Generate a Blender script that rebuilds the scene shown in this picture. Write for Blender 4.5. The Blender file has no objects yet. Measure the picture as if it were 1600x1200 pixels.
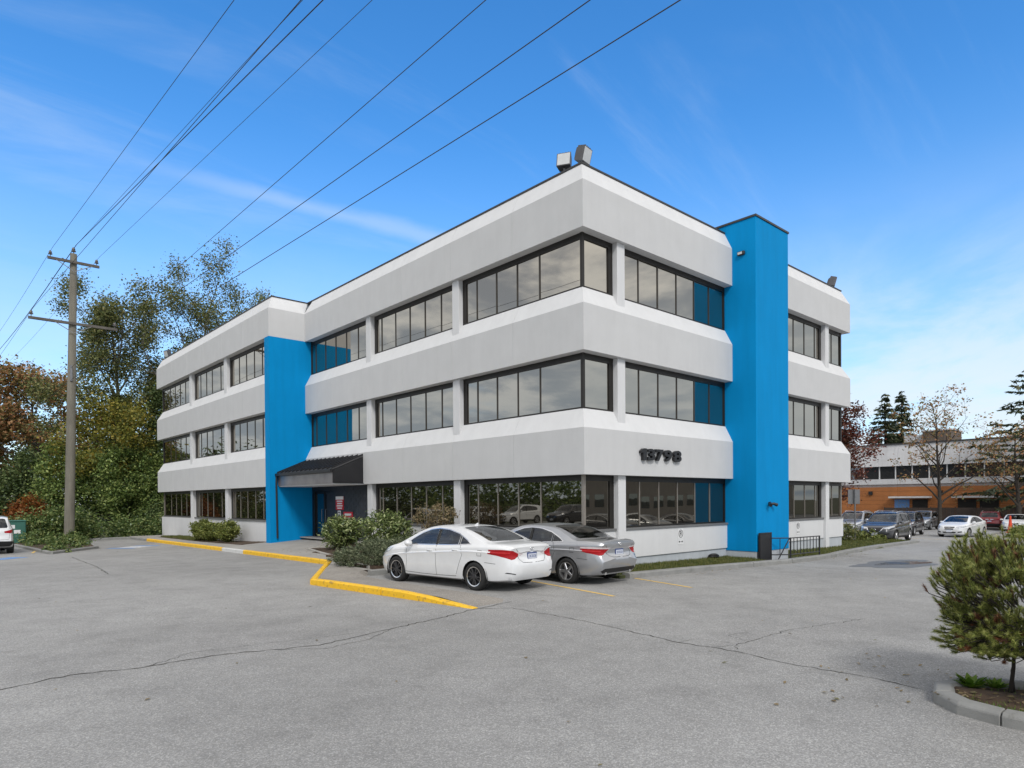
import bpy, bmesh, math, random
import numpy as np
from mathutils import Vector, Matrix
from mathutils.bvhtree import BVHTree

scene = bpy.context.scene
COL = scene.collection
R = math.radians

# ------------------------------------------------------------------ camera
CAM = Vector((-14.0975, -12.6248, 2.12))
yaw, pitch, roll = 0.8391, -0.0094, 0.0073
d_ = Vector((math.cos(yaw), math.sin(yaw), 0)); r_ = Vector((math.sin(yaw), -math.cos(yaw), 0)); z_ = Vector((0, 0, 1))
fw = math.cos(pitch) * d_ + math.sin(pitch) * z_
up = math.cos(pitch) * z_ - math.sin(pitch) * d_
RX = math.cos(roll) * r_ - math.sin(roll) * up
UX = math.sin(roll) * r_ + math.cos(roll) * up
cd = bpy.data.cameras.new('camera')
cam = bpy.data.objects.new('camera', cd); COL.objects.link(cam)
m = Matrix((RX, UX, -fw)).transposed().to_4x4(); m.translation = CAM
cam.matrix_world = m
cd.sensor_width = 36.0
cd.lens = 36.0 * 1038.88 / 1600.0
cd.shift_y = (791.55 - 600.0) / 1600.0
cd.clip_start = 0.1; cd.clip_end = 3000
scene.camera = cam

# ------------------------------------------------------------------ sky and light
SUN_EL, SUN_AZ = R(42), math.atan2(-0.88, -0.50)      # azimuth of the sun measured from +X
world = bpy.data.worlds.new('World'); scene.world = world; world.use_nodes = True
def build_world():
    nt = world.node_tree; N = nt.nodes; Lk = nt.links; N.clear()
    out = N.new('ShaderNodeOutputWorld'); bg = N.new('ShaderNodeBackground'); bg.inputs['Strength'].default_value = 0.1
    sky = N.new('ShaderNodeTexSky'); sky.sky_type = 'NISHITA'; sky.sun_disc = False
    sky.sun_elevation = SUN_EL; sky.sun_rotation = math.pi / 2 - SUN_AZ
    sky.air_density = 1.0; sky.dust_density = 0.4; sky.ozone_density = 2.5; sky.altitude = 100
    tc = N.new('ShaderNodeTexCoord')
    sep = N.new('ShaderNodeSeparateXYZ'); Lk.new(tc.outputs['Generated'], sep.inputs[0])
    def mth(op, a, b=None, c=None, clamp=False):
        n = N.new('ShaderNodeMath'); n.operation = op; n.use_clamp = clamp
        for i, v in enumerate((a, b, c)):
            if v is None: continue
            if isinstance(v, (int, float)): n.inputs[i].default_value = v
            else: Lk.new(v, n.inputs[i])
        return n.outputs[0]
    def vm(op, a, b=None):
        n = N.new('ShaderNodeVectorMath'); n.operation = op
        for i, v in enumerate((a, b)):
            if v is None: continue
            if isinstance(v, (tuple, list, Vector)): n.inputs[i].default_value = tuple(v)
            else: Lk.new(v, n.inputs[i])
        return n
    def mr(v, a, b, c=0.0, d=1.0, smooth=True):
        n = N.new('ShaderNodeMapRange'); n.interpolation_type = 'SMOOTHSTEP' if smooth else 'LINEAR'
        Lk.new(v, n.inputs[0])
        for i, q in enumerate((a, b, c, d)): n.inputs[1 + i].default_value = q
        return n.outputs[0]
    def noise(vec, scale, detail=6, rough=.55, dist=0.0):
        n = N.new('ShaderNodeTexNoise'); n.inputs['Scale'].default_value = scale; n.inputs['Detail'].default_value = detail
        n.inputs['Roughness'].default_value = rough; n.inputs['Distortion'].default_value = dist
        Lk.new(vec, n.inputs['Vector']); return n.outputs['Fac']
    def mixc(f, a, b):
        n = N.new('ShaderNodeMix'); n.data_type = 'RGBA'
        Lk.new(f, n.inputs[0])
        for i, v in ((6, a), (7, b)):
            if isinstance(v, tuple): n.inputs[i].default_value = v
            else: Lk.new(v, n.inputs[i])
        return n.outputs[2]
    dirv = tc.outputs['Generated']
    zz = mth('MAXIMUM', sep.outputs[2], 0.0)
    den = mth('ADD', zz, 0.16)
    cmb = N.new('ShaderNodeCombineXYZ')
    Lk.new(mth('DIVIDE', sep.outputs[0], den), cmb.inputs[0]); Lk.new(mth('DIVIDE', sep.outputs[1], den), cmb.inputs[1])
    pl = cmb.outputs[0]
    # blue of the clear part: a little deeper and more saturated
    hs = N.new('ShaderNodeHueSaturation'); hs.inputs['Saturation'].default_value = SKY_SAT; hs.inputs['Value'].default_value = SKY_VAL
    hs.inputs['Hue'].default_value = SKY_HUE
    Lk.new(sky.outputs[0], hs.inputs['Color'])
    gm = N.new('ShaderNodeGamma'); gm.inputs[1].default_value = 1.0; Lk.new(hs.outputs[0], gm.inputs[0])
    base = gm.outputs[0]
    # broken cloud, thick towards the half of the sky behind the photographer, clearing ahead
    hl = mth('SQRT', mth('ADD', mth('ADD', mth('MULTIPLY', sep.outputs[0], sep.outputs[0]), mth('MULTIPLY', sep.outputs[1], sep.outputs[1])), 1e-4))
    ahead = mth('DIVIDE', vm('DOT_PRODUCT', dirv, tuple(d_)).outputs['Value'], hl)
    cov = mth('MAXIMUM', mr(ahead, .62, .80, 1.0, 0.0), mr(sep.outputs[2], .60, .80))
    n1 = noise(pl, 1.15, 9, .58, .25)
    mask = mr(mth('ADD', n1, mth('MULTIPLY', cov, 0.41)), 0.70, 0.86)
    n2 = noise(pl, 2.6, 7, .6, .3)
    ccol = mixc(mr(n2, .38, .62), CLOUD_D, CLOUD_L)
    c1 = mixc(mask, base, ccol)
    # thin streaks of cirrus ahead
    st = N.new('ShaderNodeMapping'); st.inputs['Rotation'].default_value = (0, 0, R(28)); st.inputs['Scale'].default_value = (0.45, 2.4, 1)
    Lk.new(pl, st.inputs[0])
    w1 = mth('MULTIPLY', mr(noise(st.outputs[0], 1.0, 8, .62, .6), .52, .80), 0.24)
    # one long thin streak of cirrus (a spread contrail), along a great circle
    P1 = Vector(STREAK[0]); P2 = Vector(STREAK[1]); nn = P1.cross(P2).normalized(); mid = (P1 + P2).normalized()
    dist = mth('ABSOLUTE', vm('DOT_PRODUCT', dirv, tuple(nn)).outputs['Value'])
    wob = mth('ADD', dist, mth('MULTIPLY', mth('SUBTRACT', noise(pl, 5.0, 5), .5), .022))
    along = vm('DOT_PRODUCT', dirv, tuple(mid)).outputs['Value']
    tang = vm('DOT_PRODUCT', dirv, tuple((P2 - P1).normalized())).outputs['Value']
    wid = mr(wob, 0.0, 0.018, 1.0, 0.0)
    lim = mth('MULTIPLY', mr(tang, -0.27, 0.02), mr(tang, .22, .33, 1.0, 0.0))
    w2 = mth('MULTIPLY', mth('MULTIPLY', wid, lim), mth('MULTIPLY', mr(along, .5, .8), 0.26))
    # low bright cloud towards the horizon
    low = mth('MULTIPLY', mr(sep.outputs[2], 0.02, 0.42, 1.0, 0.0), mr(noise(pl, 1.1, 7, .6, .5), .33, .58))
    lowr = mr(vm('DOT_PRODUCT', dirv, tuple(r_)).outputs['Value'], -.25, .5, .35, 1.0)
    w3 = mth('MULTIPLY', mth('MULTIPLY', low, lowr), 1.0)
    tot = mth('MAXIMUM', mth('MAXIMUM', w1, w2), w3)
    hz = mth('MULTIPLY', mr(sep.outputs[2], 0.0, 0.5, 1.0, 0.0), HAZE)
    c2 = mixc(hz, c1, HAZE_C)
    c3 = mixc(tot, c2, WISP_C)
    Lk.new(c3, bg.inputs['Color']); Lk.new(bg.outputs[0], out.inputs[0])
SKY_SAT, SKY_VAL, SKY_HUE = 1.33, 1.9, 0.502
CLOUD_D, CLOUD_L = (3.6, 3.7, 4.1, 1), (10.6, 10.25, 9.7, 1)
HAZE, HAZE_C = 0.6, (4.0, 5.5, 7.3, 1)
WISP_C = (6.2, 6.9, 7.5, 1)
STREAK = ((0.1614, 0.8992, 0.4067), (0.5487, 0.7534, 0.3624))
build_world()

sd = bpy.data.lights.new('sun', 'SUN'); sd.energy = 1.5; sd.angle = R(14); sd.color = (1.0, 0.97, 0.93)
sun = bpy.data.objects.new('sun', sd); COL.objects.link(sun)
sv = Vector((math.cos(SUN_AZ) * math.cos(SUN_EL), math.sin(SUN_AZ) * math.cos(SUN_EL), math.sin(SUN_EL)))
sun.rotation_euler = sv.to_track_quat('Z', 'Y').to_euler(); sun.location = (-30, -40, 60)
vs = scene.view_settings
vs.view_transform = 'Standard'; vs.look = 'None'; vs.gamma = 1.0; vs.use_curve_mapping = False; vs.exposure = 0.40

# ------------------------------------------------------------------ helpers
rnd = random.Random(7)
LOC = {}
def G(x, y):                                   # height of the lot: it falls gently to the right and to the back
    return -0.014 * min(max(x + 4, 0), 64) - 0.006 * min(max(y - 8, 0), 52)

def props(o, label=None, cat=None, group=None, kind=None):
    if label: o['label'] = label
    if cat: o['category'] = cat
    if group: o['group'] = group
    if kind: o['kind'] = kind
    return o
def thing(name, loc, label, cat, group=None, rz=0.0):
    o = bpy.data.objects.new(name, None); COL.objects.link(o)
    o.location = loc; o.rotation_euler = (0, 0, rz); o.empty_display_size = 0.2
    LOC[o] = Vector(loc)
    return props(o, label, cat, group)
def link(o, parent=None):
    COL.objects.link(o)
    if parent is not None: o.parent = parent
    return o
def copy_tree(o, parent=None):
    c = o.copy(); link(c, parent)
    for ch in list(o.children): copy_tree(ch, c)
    return c

class MB:
    def __init__(s): s.v = []; s.f = []; s.mi = []
    def add(s, vs_, fs, mi=0):
        b = len(s.v); s.v.extend([tuple(p) for p in vs_])
        for f in fs: s.f.append(tuple(i + b for i in f)); s.mi.append(mi)
        return s
    def box(s, x0, x1, y0, y1, z0, z1, mi=0):
        if x0 > x1: x0, x1 = x1, x0
        if y0 > y1: y0, y1 = y1, y0
        if z0 > z1: z0, z1 = z1, z0
        v = [(x0, y0, z0), (x1, y0, z0), (x1, y1, z0), (x0, y1, z0), (x0, y0, z1), (x1, y0, z1), (x1, y1, z1), (x0, y1, z1)]
        return s.add(v, [(3, 2, 1, 0), (4, 5, 6, 7), (0, 1, 5, 4), (1, 2, 6, 5), (2, 3, 7, 6), (3, 0, 4, 7)], mi)
    def obox(s, c, ax, ay, az, hx, hy, hz, mi=0):
        c = Vector(c); ax = Vector(ax).normalized() * hx; ay = Vector(ay).normalized() * hy; az = Vector(az).normalized() * hz
        v = [c + i * ax + j * ay + k * az for k in (-1, 1) for (i, j) in ((-1, -1), (1, -1), (1, 1), (-1, 1))]
        return s.add(v, [(3, 2, 1, 0), (4, 5, 6, 7), (0, 1, 5, 4), (1, 2, 6, 5), (2, 3, 7, 6), (3, 0, 4, 7)], mi)
    def loft(s, rings, mi=0, cap=True, closed=True):
        n = len(rings[0]); v = [p for r in rings for p in r]; f = []
        for i in range(len(rings) - 1):
            for j in range(n if closed else n - 1):
                k = (j + 1) % n
                f.append((i * n + j, i * n + k, (i + 1) * n + k, (i + 1) * n + j))
        if cap and closed:
            f.append(tuple(range(n - 1, -1, -1))); f.append(tuple((len(rings) - 1) * n + j for j in range(n)))
        return s.add(v, f, mi)
    def tube(s, pts, rad, n=8, mi=0, cap=True):
        pts = [Vector(p) for p in pts]; rings = []; side = None
        for i, p in enumerate(pts):
            t = (pts[min(i + 1, len(pts) - 1)] - pts[max(i - 1, 0)]).normalized()
            if side is None:
                side = t.cross(Vector((0, 0, 1)) if abs(t.z) < .9 else Vector((1, 0, 0))).normalized()
            else: side = (side - t * side.dot(t)).normalized()
            b = t.cross(side); r = rad[i] if isinstance(rad, (list, tuple)) else rad
            rings.append([p + r * (math.cos(2 * math.pi * j / n) * side + math.sin(2 * math.pi * j / n) * b) for j in range(n)])
        return s.loft(rings, mi, cap)
    def ell(s, c, rx, ry, rz, nu=12, nv=8, mi=0, pw=1.0):
        rings = []
        for i in range(1, nv):
            a = math.pi * i / nv - math.pi / 2; ca = math.cos(a); sa = math.sin(a)
            rings.append([(c[0] + rx * ca * math.cos(2 * math.pi * j / nu), c[1] + ry * ca * math.sin(2 * math.pi * j / nu), c[2] + rz * sa) for j in range(nu)])
        return s.loft(rings, mi)
    def build(s, name, mat, parent=None, smooth=False, off=None, bevel=0.0, kind=None, autosm=None):
        if off is None: off = LOC.get(parent, Vector((0, 0, 0)))
        off = Vector(off)
        me = bpy.data.meshes.new(name)
        me.from_pydata([(p[0] - off.x, p[1] - off.y, p[2] - off.z) for p in s.v], [], s.f)
        mats = mat if isinstance(mat, (list, tuple)) else [mat]
        for q in mats: me.materials.append(q)
        if len(mats) > 1: me.polygons.foreach_set('material_index', s.mi)
        if bevel:
            bm = bmesh.new(); bm.from_mesh(me)
            bmesh.ops.bevel(bm, geom=[e for e in bm.edges if len(e.link_faces) == 2 and e.calc_face_angle(0) > .5], offset=bevel, segments=1, affect='EDGES', profile=.5)
            bm.to_mesh(me); bm.free()
        if smooth: me.polygons.foreach_set('use_smooth', [True] * len(me.polygons))
        if autosm: me.set_sharp_from_angle(angle=R(autosm))
        me.update()
        o = bpy.data.objects.new(name, me); link(o, parent)
        LOC[o] = off
        if parent is None: o.location = off
        if kind: o['kind'] = kind
        return o

def np_mesh(name, verts, faces_flat, nper, mat, parent=None, off=(0, 0, 0), smooth=False, mats=None, mi=None):
    """big meshes from numpy arrays; every face has nper corners"""
    me = bpy.data.meshes.new(name)
    verts = np.asarray(verts, dtype=np.float32) - np.asarray(off, dtype=np.float32)
    nf = len(faces_flat) // nper
    me.vertices.add(len(verts)); me.vertices.foreach_set('co', verts.ravel())
    me.loops.add(len(faces_flat)); me.loops.foreach_set('vertex_index', np.asarray(faces_flat, dtype=np.int32))
    me.polygons.add(nf); me.polygons.foreach_set('loop_start', np.arange(0, nf * nper, nper, dtype=np.int32))
    me.polygons.foreach_set('loop_total', np.full(nf, nper, dtype=np.int32))
    for q in (mats or [mat]): me.materials.append(q)
    if mi is not None: me.polygons.foreach_set('material_index', np.asarray(mi, dtype=np.int32))
    if smooth: me.polygons.foreach_set('use_smooth', np.ones(nf, dtype=bool))
    me.update(calc_edges=True); me.validate()
    o = bpy.data.objects.new(name, me); link(o, parent); LOC[o] = Vector(off)
    if parent is None: o.location = off
    return o

# ------------------------------------------------------------------ materials
def nodes_of(name):
    mt = bpy.data.materials.new(name); mt.use_nodes = True
    nt = mt.node_tree; b = nt.nodes['Principled BSDF']
    return mt, nt, b
def nz(nt, vec, scale, detail=4, rough=.55, dist=0.0):
    n = nt.nodes.new('ShaderNodeTexNoise'); n.inputs['Scale'].default_value = scale; n.inputs['Detail'].default_value = detail
    n.inputs['Roughness'].default_value = rough; n.inputs['Distortion'].default_value = dist
    nt.links.new(vec, n.inputs['Vector']); return n.outputs['Fac']
def ramp(nt, fac, stops):
    n = nt.nodes.new('ShaderNodeValToRGB'); nt.links.new(fac, n.inputs[0])
    el = n.color_ramp.elements
    while len(el) < len(stops): el.new(0.5)
    for e, (p, c) in zip(el, stops):
        e.position = p; e.color = (c[0], c[1], c[2], 1) if not isinstance(c, (int, float)) else (c, c, c, 1)
    return n.outputs[0]
def mixn(nt, fac, a, b, mode='MIX'):
    n = nt.nodes.new('ShaderNodeMix'); n.data_type = 'RGBA'; n.blend_type = mode
    for i, v in ((0, fac), (6, a), (7, b)):
        if isinstance(v, (int, float)): n.inputs[i].default_value = v if i == 0 else (v, v, v, 1)
        elif isinstance(v, tuple): n.inputs[i].default_value = (v[0], v[1], v[2], 1)
        else: nt.links.new(v, n.inputs[i])
    return n.outputs[2]
def posv(nt, scale=None, obj=False):
    if obj:
        g = nt.nodes.new('ShaderNodeTexCoord'); o = g.outputs['Object']
    else:
        g = nt.nodes.new('ShaderNodeNewGeometry'); o = g.outputs['Position']
    if scale:
        mp = nt.nodes.new('ShaderNodeMapping'); mp.inputs['Scale'].default_value = scale; nt.links.new(o, mp.inputs[0]); o = mp.outputs[0]
    return o
def bumpn(nt, b, h, strength, dist=.01):
    n = nt.nodes.new('ShaderNodeBump'); n.inputs['Strength'].default_value = strength; n.inputs['Distance'].default_value = dist
    nt.links.new(h, n.inputs['Height']); nt.links.new(n.outputs[0], b.inputs['Normal'])
def pm(name, col, rough=.6, var=.08, vscale=2.0, bump=0.0, bscale=80, metal=0.0, spec=.5, coat=0.0, streak=0.0, obj=False, stain=None):
    mt, nt, b = nodes_of(name)
    b.inputs['Roughness'].default_value = rough; b.inputs['Metallic'].default_value = metal
    b.inputs['Specular IOR Level'].default_value = spec; b.inputs['Coat Weight'].default_value = coat; b.inputs['Coat Roughness'].default_value = .05
    p = posv(nt, obj=obj)
    lo = tuple(c * (1 - var) for c in col); hi = tuple(min(1, c * (1 + var)) for c in col)
    c = ramp(nt, nz(nt, p, vscale, 5, .6), [(.3, lo), (.7, hi)])
    if streak:
        ps = posv(nt, (2.2, 2.2, .22), obj)
        s = ramp(nt, nz(nt, ps, 1.6, 5, .65), [(.42, 1.0), (.75, 1.0 - streak)])
        c = mixn(nt, 1.0, c, s, 'MULTIPLY')
    if stain:
        s = ramp(nt, nz(nt, p, stain[1], 6, .7), [(stain[2], 0.0), (stain[2] + .12, 1.0)])
        c = mixn(nt, s, c, stain[0])
    nt.links.new(c, b.inputs['Base Color'])
    if bump: bumpn(nt, b, nz(nt, p, bscale, 3, .6), bump)
    return mt
def asphalt_mat(name, lo, hi, seed=0.0, fine=1.0, warm=1.0):
    mt, nt, b = nodes_of(name)
    p = posv(nt)
    mp = nt.nodes.new('ShaderNodeMapping'); mp.inputs['Location'].default_value = (seed, seed * 2, 0); nt.links.new(p, mp.inputs[0]); p = mp.outputs[0]
    vo = nt.nodes.new('ShaderNodeTexVoronoi'); vo.inputs['Scale'].default_value = 85 * fine; nt.links.new(p, vo.inputs['Vector'])
    sepc = nt.nodes.new('ShaderNodeSeparateColor'); nt.links.new(vo.outputs['Color'], sepc.inputs[0])
    stones = ramp(nt, sepc.outputs[0], [(0.0, tuple(c * .55 for c in lo)), (.55, lo), (.85, hi), (1.0, tuple(min(1, c * 1.5) for c in hi))])
    f2 = nz(nt, p, 26 * fine, 4, .7)
    c = mixn(nt, .48, stones, ramp(nt, f2, [(.3, lo), (.7, hi)]))
    mid = ramp(nt, nz(nt, p, 1.3, 6, .68, .3), [(.30, .84), (.5, 1.0), (.72, 1.10)])
    big = ramp(nt, nz(nt, p, .16, 5, .6, .5), [(.34, .86), (.62, 1.08)])
    c = mixn(nt, 1.0, c, mid, 'MULTIPLY'); c = mixn(nt, 1.0, c, big, 'MULTIPLY')
    # oil spots and patches of dust
    oil = ramp(nt, nz(nt, p, .9, 3, .5, .2), [(.70, 0.0), (.80, .35)])
    c = mixn(nt, oil, c, (.07, .068, .065))
    nt.links.new(c, b.inputs['Base Color'])
    b.inputs['Roughness'].default_value = .88; b.inputs['Specular IOR Level'].default_value = .35
    h = mixn(nt, .5, vo.outputs['Distance'], f2)
    bumpn(nt, b, h, .55, .012)
    return mt
M = {}
M['asphalt'] = asphalt_mat('asphalt', (.252, .249, .241), (.375, .371, .36))
M['pad'] = asphalt_mat('pad_asphalt', (.235, .215, .19), (.38, .355, .32), 3.3, 1.1)
M['walk'] = pm('concrete_walk', (.33, .315, .29), .85, .12, 1.1, .3, 90, stain=((.22, .21, .19), .7, .62))
M['kerb'] = pm('kerb_concrete', (.25, .25, .24), .88, .16, 2.5, .5, 60, stain=((.13, .13, .115), 2.2, .6))
M['yellow'] = pm('yellow_paint', (.86, .50, .015), .55, .06, 5, .25, 70, stain=((.42, .25, .05), 9, .54))
M['white_kerb'] = pm('white_kerb_paint', (.62, .62, .60), .6, .1, 5, .25, 70, stain=((.3, .3, .29), 4, .6))
M['line'] = pm('yellow_line_paint', (.74, .49, .12), .7, .08, 6, .2, 90, stain=((.27, .26, .23), 9, .56))
M['line_white'] = pm('white_line_paint', (.62, .62, .62), .7, .08, 6, .2, 90, stain=((.26, .26, .26), 7, .5))
M['line_blue'] = pm('blue_line_paint', (.12, .29, .62), .7, .08, 6, .2, 90, stain=((.25, .26, .27), 7, .5))
M['crack'] = pm('crack_dark', (.028, .025, .018), .95, .5, 6, 0, 0, stain=((.10, .10, .06), 8, .6))
M['soil'] = pm('soil', (.07, .045, .028), .95, .35, 9, .9, 35)
M['earth'] = pm('earth', (.055, .06, .028), .95, .35, .8, .6, 9)
M['grass_base'] = pm('grass_base', (.075, .085, .03), .95, .3, 7, .6, 40)
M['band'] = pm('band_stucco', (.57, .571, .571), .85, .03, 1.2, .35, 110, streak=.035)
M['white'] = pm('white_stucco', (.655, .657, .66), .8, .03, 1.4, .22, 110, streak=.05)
M['blue'] = pm('blue_paint', (.0, .25, .575), .8, .03, .9, .18, 110, streak=.10, spec=.12)
M['plinth'] = pm('plinth_concrete', (.46, .49, .52), .85, .06, 1.5, .3, 70, streak=.12)
M['frame'] = pm('bronze_frame', (.022, .019, .016), .42, .15, 3, 0, 0, metal=.3)
M['mull'] = pm('bronze_mullion', (.075, .066, .056), .38, .15, 3, 0, 0, metal=.55)
M['mull_light'] = pm('tan_mullion', (.30, .27, .235), .38, .1, 3, 0, 0, metal=.5)
M['sill'] = pm('grey_sill', (.16, .16, .16), .55, .1, 3)
M['cap'] = pm('dark_flashing', (.05, .05, .052), .5, .12, 2, 0, 0, metal=.3)
M['black'] = pm('black_metal', (.013, .013, .015), .42, .2, 3)
M['roof'] = pm('roof_membrane', (.22, .22, .22), .9, .15, .8)
M['black_plastic'] = pm('black_plastic', (.012, .012, .013), .55, .2, 8, .2, 60)
M['tile'] = pm('dark_tile', (.020, .022, .028), .5, .35, 3, .3, 30)
M['flood_metal'] = pm('flood_metal', (.10, .10, .105), .5, .15, 4, metal=.4)
M['seam_light'] = pm('seam_light', (.30, .30, .31), .4, .1, 4, metal=.5)
M['grey_metal'] = pm('grey_metal', (.22, .22, .225), .45, .1, 4, 0, 0, metal=.6)
M['red_sign'] = pm('red_sign', (.55, .012, .025), .45, .05, 4)
M['white_sign'] = pm('white_sign', (.75, .75, .75), .5, .04, 4)
M['lens'] = pm('lamp_lens', (.55, .56, .56), .2, .05, 4, spec=.8)

def window_glass(name, tint, base, wav=.05):
    """bronze reflective glazing: a coloured mirror coating over a dark room"""
    mt, nt, b = nodes_of(name); N = nt.nodes; L = nt.links
    N.remove(b); out = N['Material Output']
    gl = N.new('ShaderNodeBsdfGlossy'); gl.inputs['Roughness'].default_value = .015; gl.inputs['Color'].default_value = (*tint, 1)
    df = N.new('ShaderNodeBsdfDiffuse'); df.inputs['Color'].default_value = (*base, 1)
    lw = N.new('ShaderNodeLayerWeight'); lw.inputs['Blend'].default_value = .35
    mr = N.new('ShaderNodeMapRange'); L.new(lw.outputs['Fresnel'], mr.inputs[0])
    mr.inputs[1].default_value = 0; mr.inputs[2].default_value = 1; mr.inputs[3].default_value = .55; mr.inputs[4].default_value = .95
    mx = N.new('ShaderNodeMixShader'); L.new(mr.outputs[0], mx.inputs[0]); L.new(df.outputs[0], mx.inputs[1]); L.new(gl.outputs[0], mx.inputs[2])
    oi = N.new('ShaderNodeObjectInfo')
    p = posv(nt)
    off = N.new('ShaderNodeVectorMath'); off.operation = 'MULTIPLY_ADD'; L.new(p, off.inputs[0]); off.inputs[1].default_value = (1, 1, 1)
    cx = N.new('ShaderNodeCombineXYZ'); m10 = N.new('ShaderNodeMath'); m10.operation = 'MULTIPLY'; m10.inputs[1].default_value = 30; L.new(oi.outputs['Random'], m10.inputs[0])
    L.new(m10.outputs[0], cx.inputs[0]); L.new(cx.outputs[0], off.inputs[2])
    bp = N.new('ShaderNodeBump'); bp.inputs['Strength'].default_value = wav; bp.inputs['Distance'].default_value = .05
    L.new(nz(nt, off.outputs[0], .8, 1, .3), bp.inputs['Height']); L.new(bp.outputs[0], gl.inputs['Normal'])
    L.new(mx.outputs[0], out.inputs[0])
    return mt
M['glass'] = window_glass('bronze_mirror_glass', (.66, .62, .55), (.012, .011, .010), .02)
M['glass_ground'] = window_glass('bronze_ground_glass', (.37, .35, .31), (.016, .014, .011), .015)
M['door_glass'] = window_glass('door_glass', (.55, .58, .6), (.012, .013, .014), .02)

# ------------------------------------------------------------------ ground
def sheet(name, mat, xs, ys, dz=0.0, skip=None, kind='structure', hf=G, parent=None, skirt=0.0):
    mb = MB(); idx = {}
    for i, x in enumerate(xs):
        for j, y in enumerate(ys): idx[i, j] = len(mb.v); mb.v.append((x, y, hf(x, y) + dz))
    for i in range(len(xs) - 1):
        for j in range(len(ys) - 1):
            if skip and skip((xs[i] + xs[i + 1]) / 2, (ys[j] + ys[j + 1]) / 2): continue
            mb.f.append((idx[i, j], idx[i + 1, j], idx[i + 1, j + 1], idx[i, j + 1])); mb.mi.append(0)
    if skirt:
        cnt = {}
        for f in mb.f:
            for a, b in zip(f, f[1:] + f[:1]): cnt[(a, b)] = 1
        for (a, b) in list(cnt):
            if (b, a) not in cnt:
                pa, pb = mb.v[a], mb.v[b]; mb.add([pa, pb, (pb[0], pb[1], pb[2] - skirt), (pa[0], pa[1], pa[2] - skirt)], [(3, 2, 1, 0)])
    return mb.build(name, mat, parent, kind=kind if parent is None else None)
sheet('ground', M['earth'], [-1800, -4, 60, 1800], [-1800, 8, 60, 1800], -.03)
lot = sheet('parking_lot', M['asphalt'], [-95, -4, 20, 60, 110], [-95, 8, 34.9, 60, 75], 0.0, lambda x, y: x < 20 and y > 34.9)

def ribbon(mb, pts, w, dz, mi=0, jit=0.0, seed=1):
    rr = random.Random(seed); n = len(pts); L_, R_ = [], []
    for i in range(n):
        a = Vector(pts[max(i - 1, 0)][:2]); c = Vector(pts[min(i + 1, n - 1)][:2]); t = (c - a).normalized(); q = Vector((-t.y, t.x))
        p = Vector(pts[i][:2]); ww = (w[i] if isinstance(w, list) else w) / 2
        wl = ww * (1 + rr.uniform(-jit, jit)); wr = ww * (1 + rr.uniform(-jit, jit))
        l = p + q * wl; r = p - q * wr
        L_.append((l.x, l.y, G(l.x, l.y) + dz)); R_.append((r.x, r.y, G(r.x, r.y) + dz))
    mb.add(L_ + R_, [(n + i, n + i + 1, i + 1, i) for i in range(n - 1)], mi)
def wander(pts, step, amp, seed):
    rr = random.Random(seed); out = []
    for a, b in zip(pts[:-1], pts[1:]):
        a = Vector(a); b = Vector(b); n = max(2, int((b - a).length / step)); t = (b - a).normalized(); q = Vector((-t.y, t.x))
        for i in range(n): out.append(a + (b - a) * i / n + q * rr.gauss(0, amp) * (0 if i == 0 else 1))
    out.append(Vector(pts[-1])); return [(p.x, p.y) for p in out]
CR = [
    ([(-15.6, -3.9), (-13.40, -3.08), (-12.69, -2.87), (-12.03, -3.07), (-11.08, -3.02), (-10.27, -3.25), (-9.66, -3.42), (-8.39, -3.10), (-7.0, -2.79), (-5.99, -2.49), (-4.82, -2.27)], .020),
    ([(-5.95, -2.5), (-5.37, -2.89), (-5.43, -4.94), (-5.72, -6.96), (-5.68, -7.36), (-5.64, -7.84), (-5.79, -8.56), (-5.74, -9.48), (-5.85, -10.2)], .016),
    ([(-5.6, -7.5), (-5.27, -7.63), (-3.68, -7.63), (-1.56, -8.01)], .010),
    ([(-4.9, -7.62), (-4.75, -7.2), (-4.2, -7.3)], .007),
    ([(-9.36, 19.88), (-9.52, 13.79), (-9.77, 10.41), (-10.13, 10.27)], .022),
    ([(-11.9, -3.05), (-11.2, -2.6), (-9.9, -2.8), (-8.9, -3.0)], .008), ([(-10.3, -3.25), (-9.7, -3.7), (-8.9, -3.55), (-8.3, -3.12)], .009),
    ([(-5.7, -6.95), (-5.3, -7.0), (-5.2, -7.6), (-5.55, -7.8)], .008), ([(-13.6, 1.0), (-12.2, 1.4), (-11.5, 1.2)], .006)]
for k, (pts, w) in enumerate(CR):
    mb = MB(); pp = wander(pts, .10, .018, k); rr = random.Random(k)
    ws = [w * rr.uniform(.45, 1.35) * (.35 if (i == 0 or i == len(pp) - 1) else 1) for i in range(len(pp))]
    ribbon(mb, pp, ws, .004, 0, .3, k); mb.build('crack', M['crack'], lot)
def stripe(a, b, w, mat, name, dz=.005):
    mb = MB(); n = 12; pts = [(a[0] + (b[0] - a[0]) * i / n, a[1] + (b[1] - a[1]) * i / n) for i in range(n + 1)]
    ribbon(mb, pts, w, dz); return mb.build(name, mat, lot)
stripe((-2.62, -3.2), (-1.45, 2.6), .10, M['line'], 'parking_line')
stripe((.08, -3.42), (.72, -1.20), .10, M['line'], 'parking_line')
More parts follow.
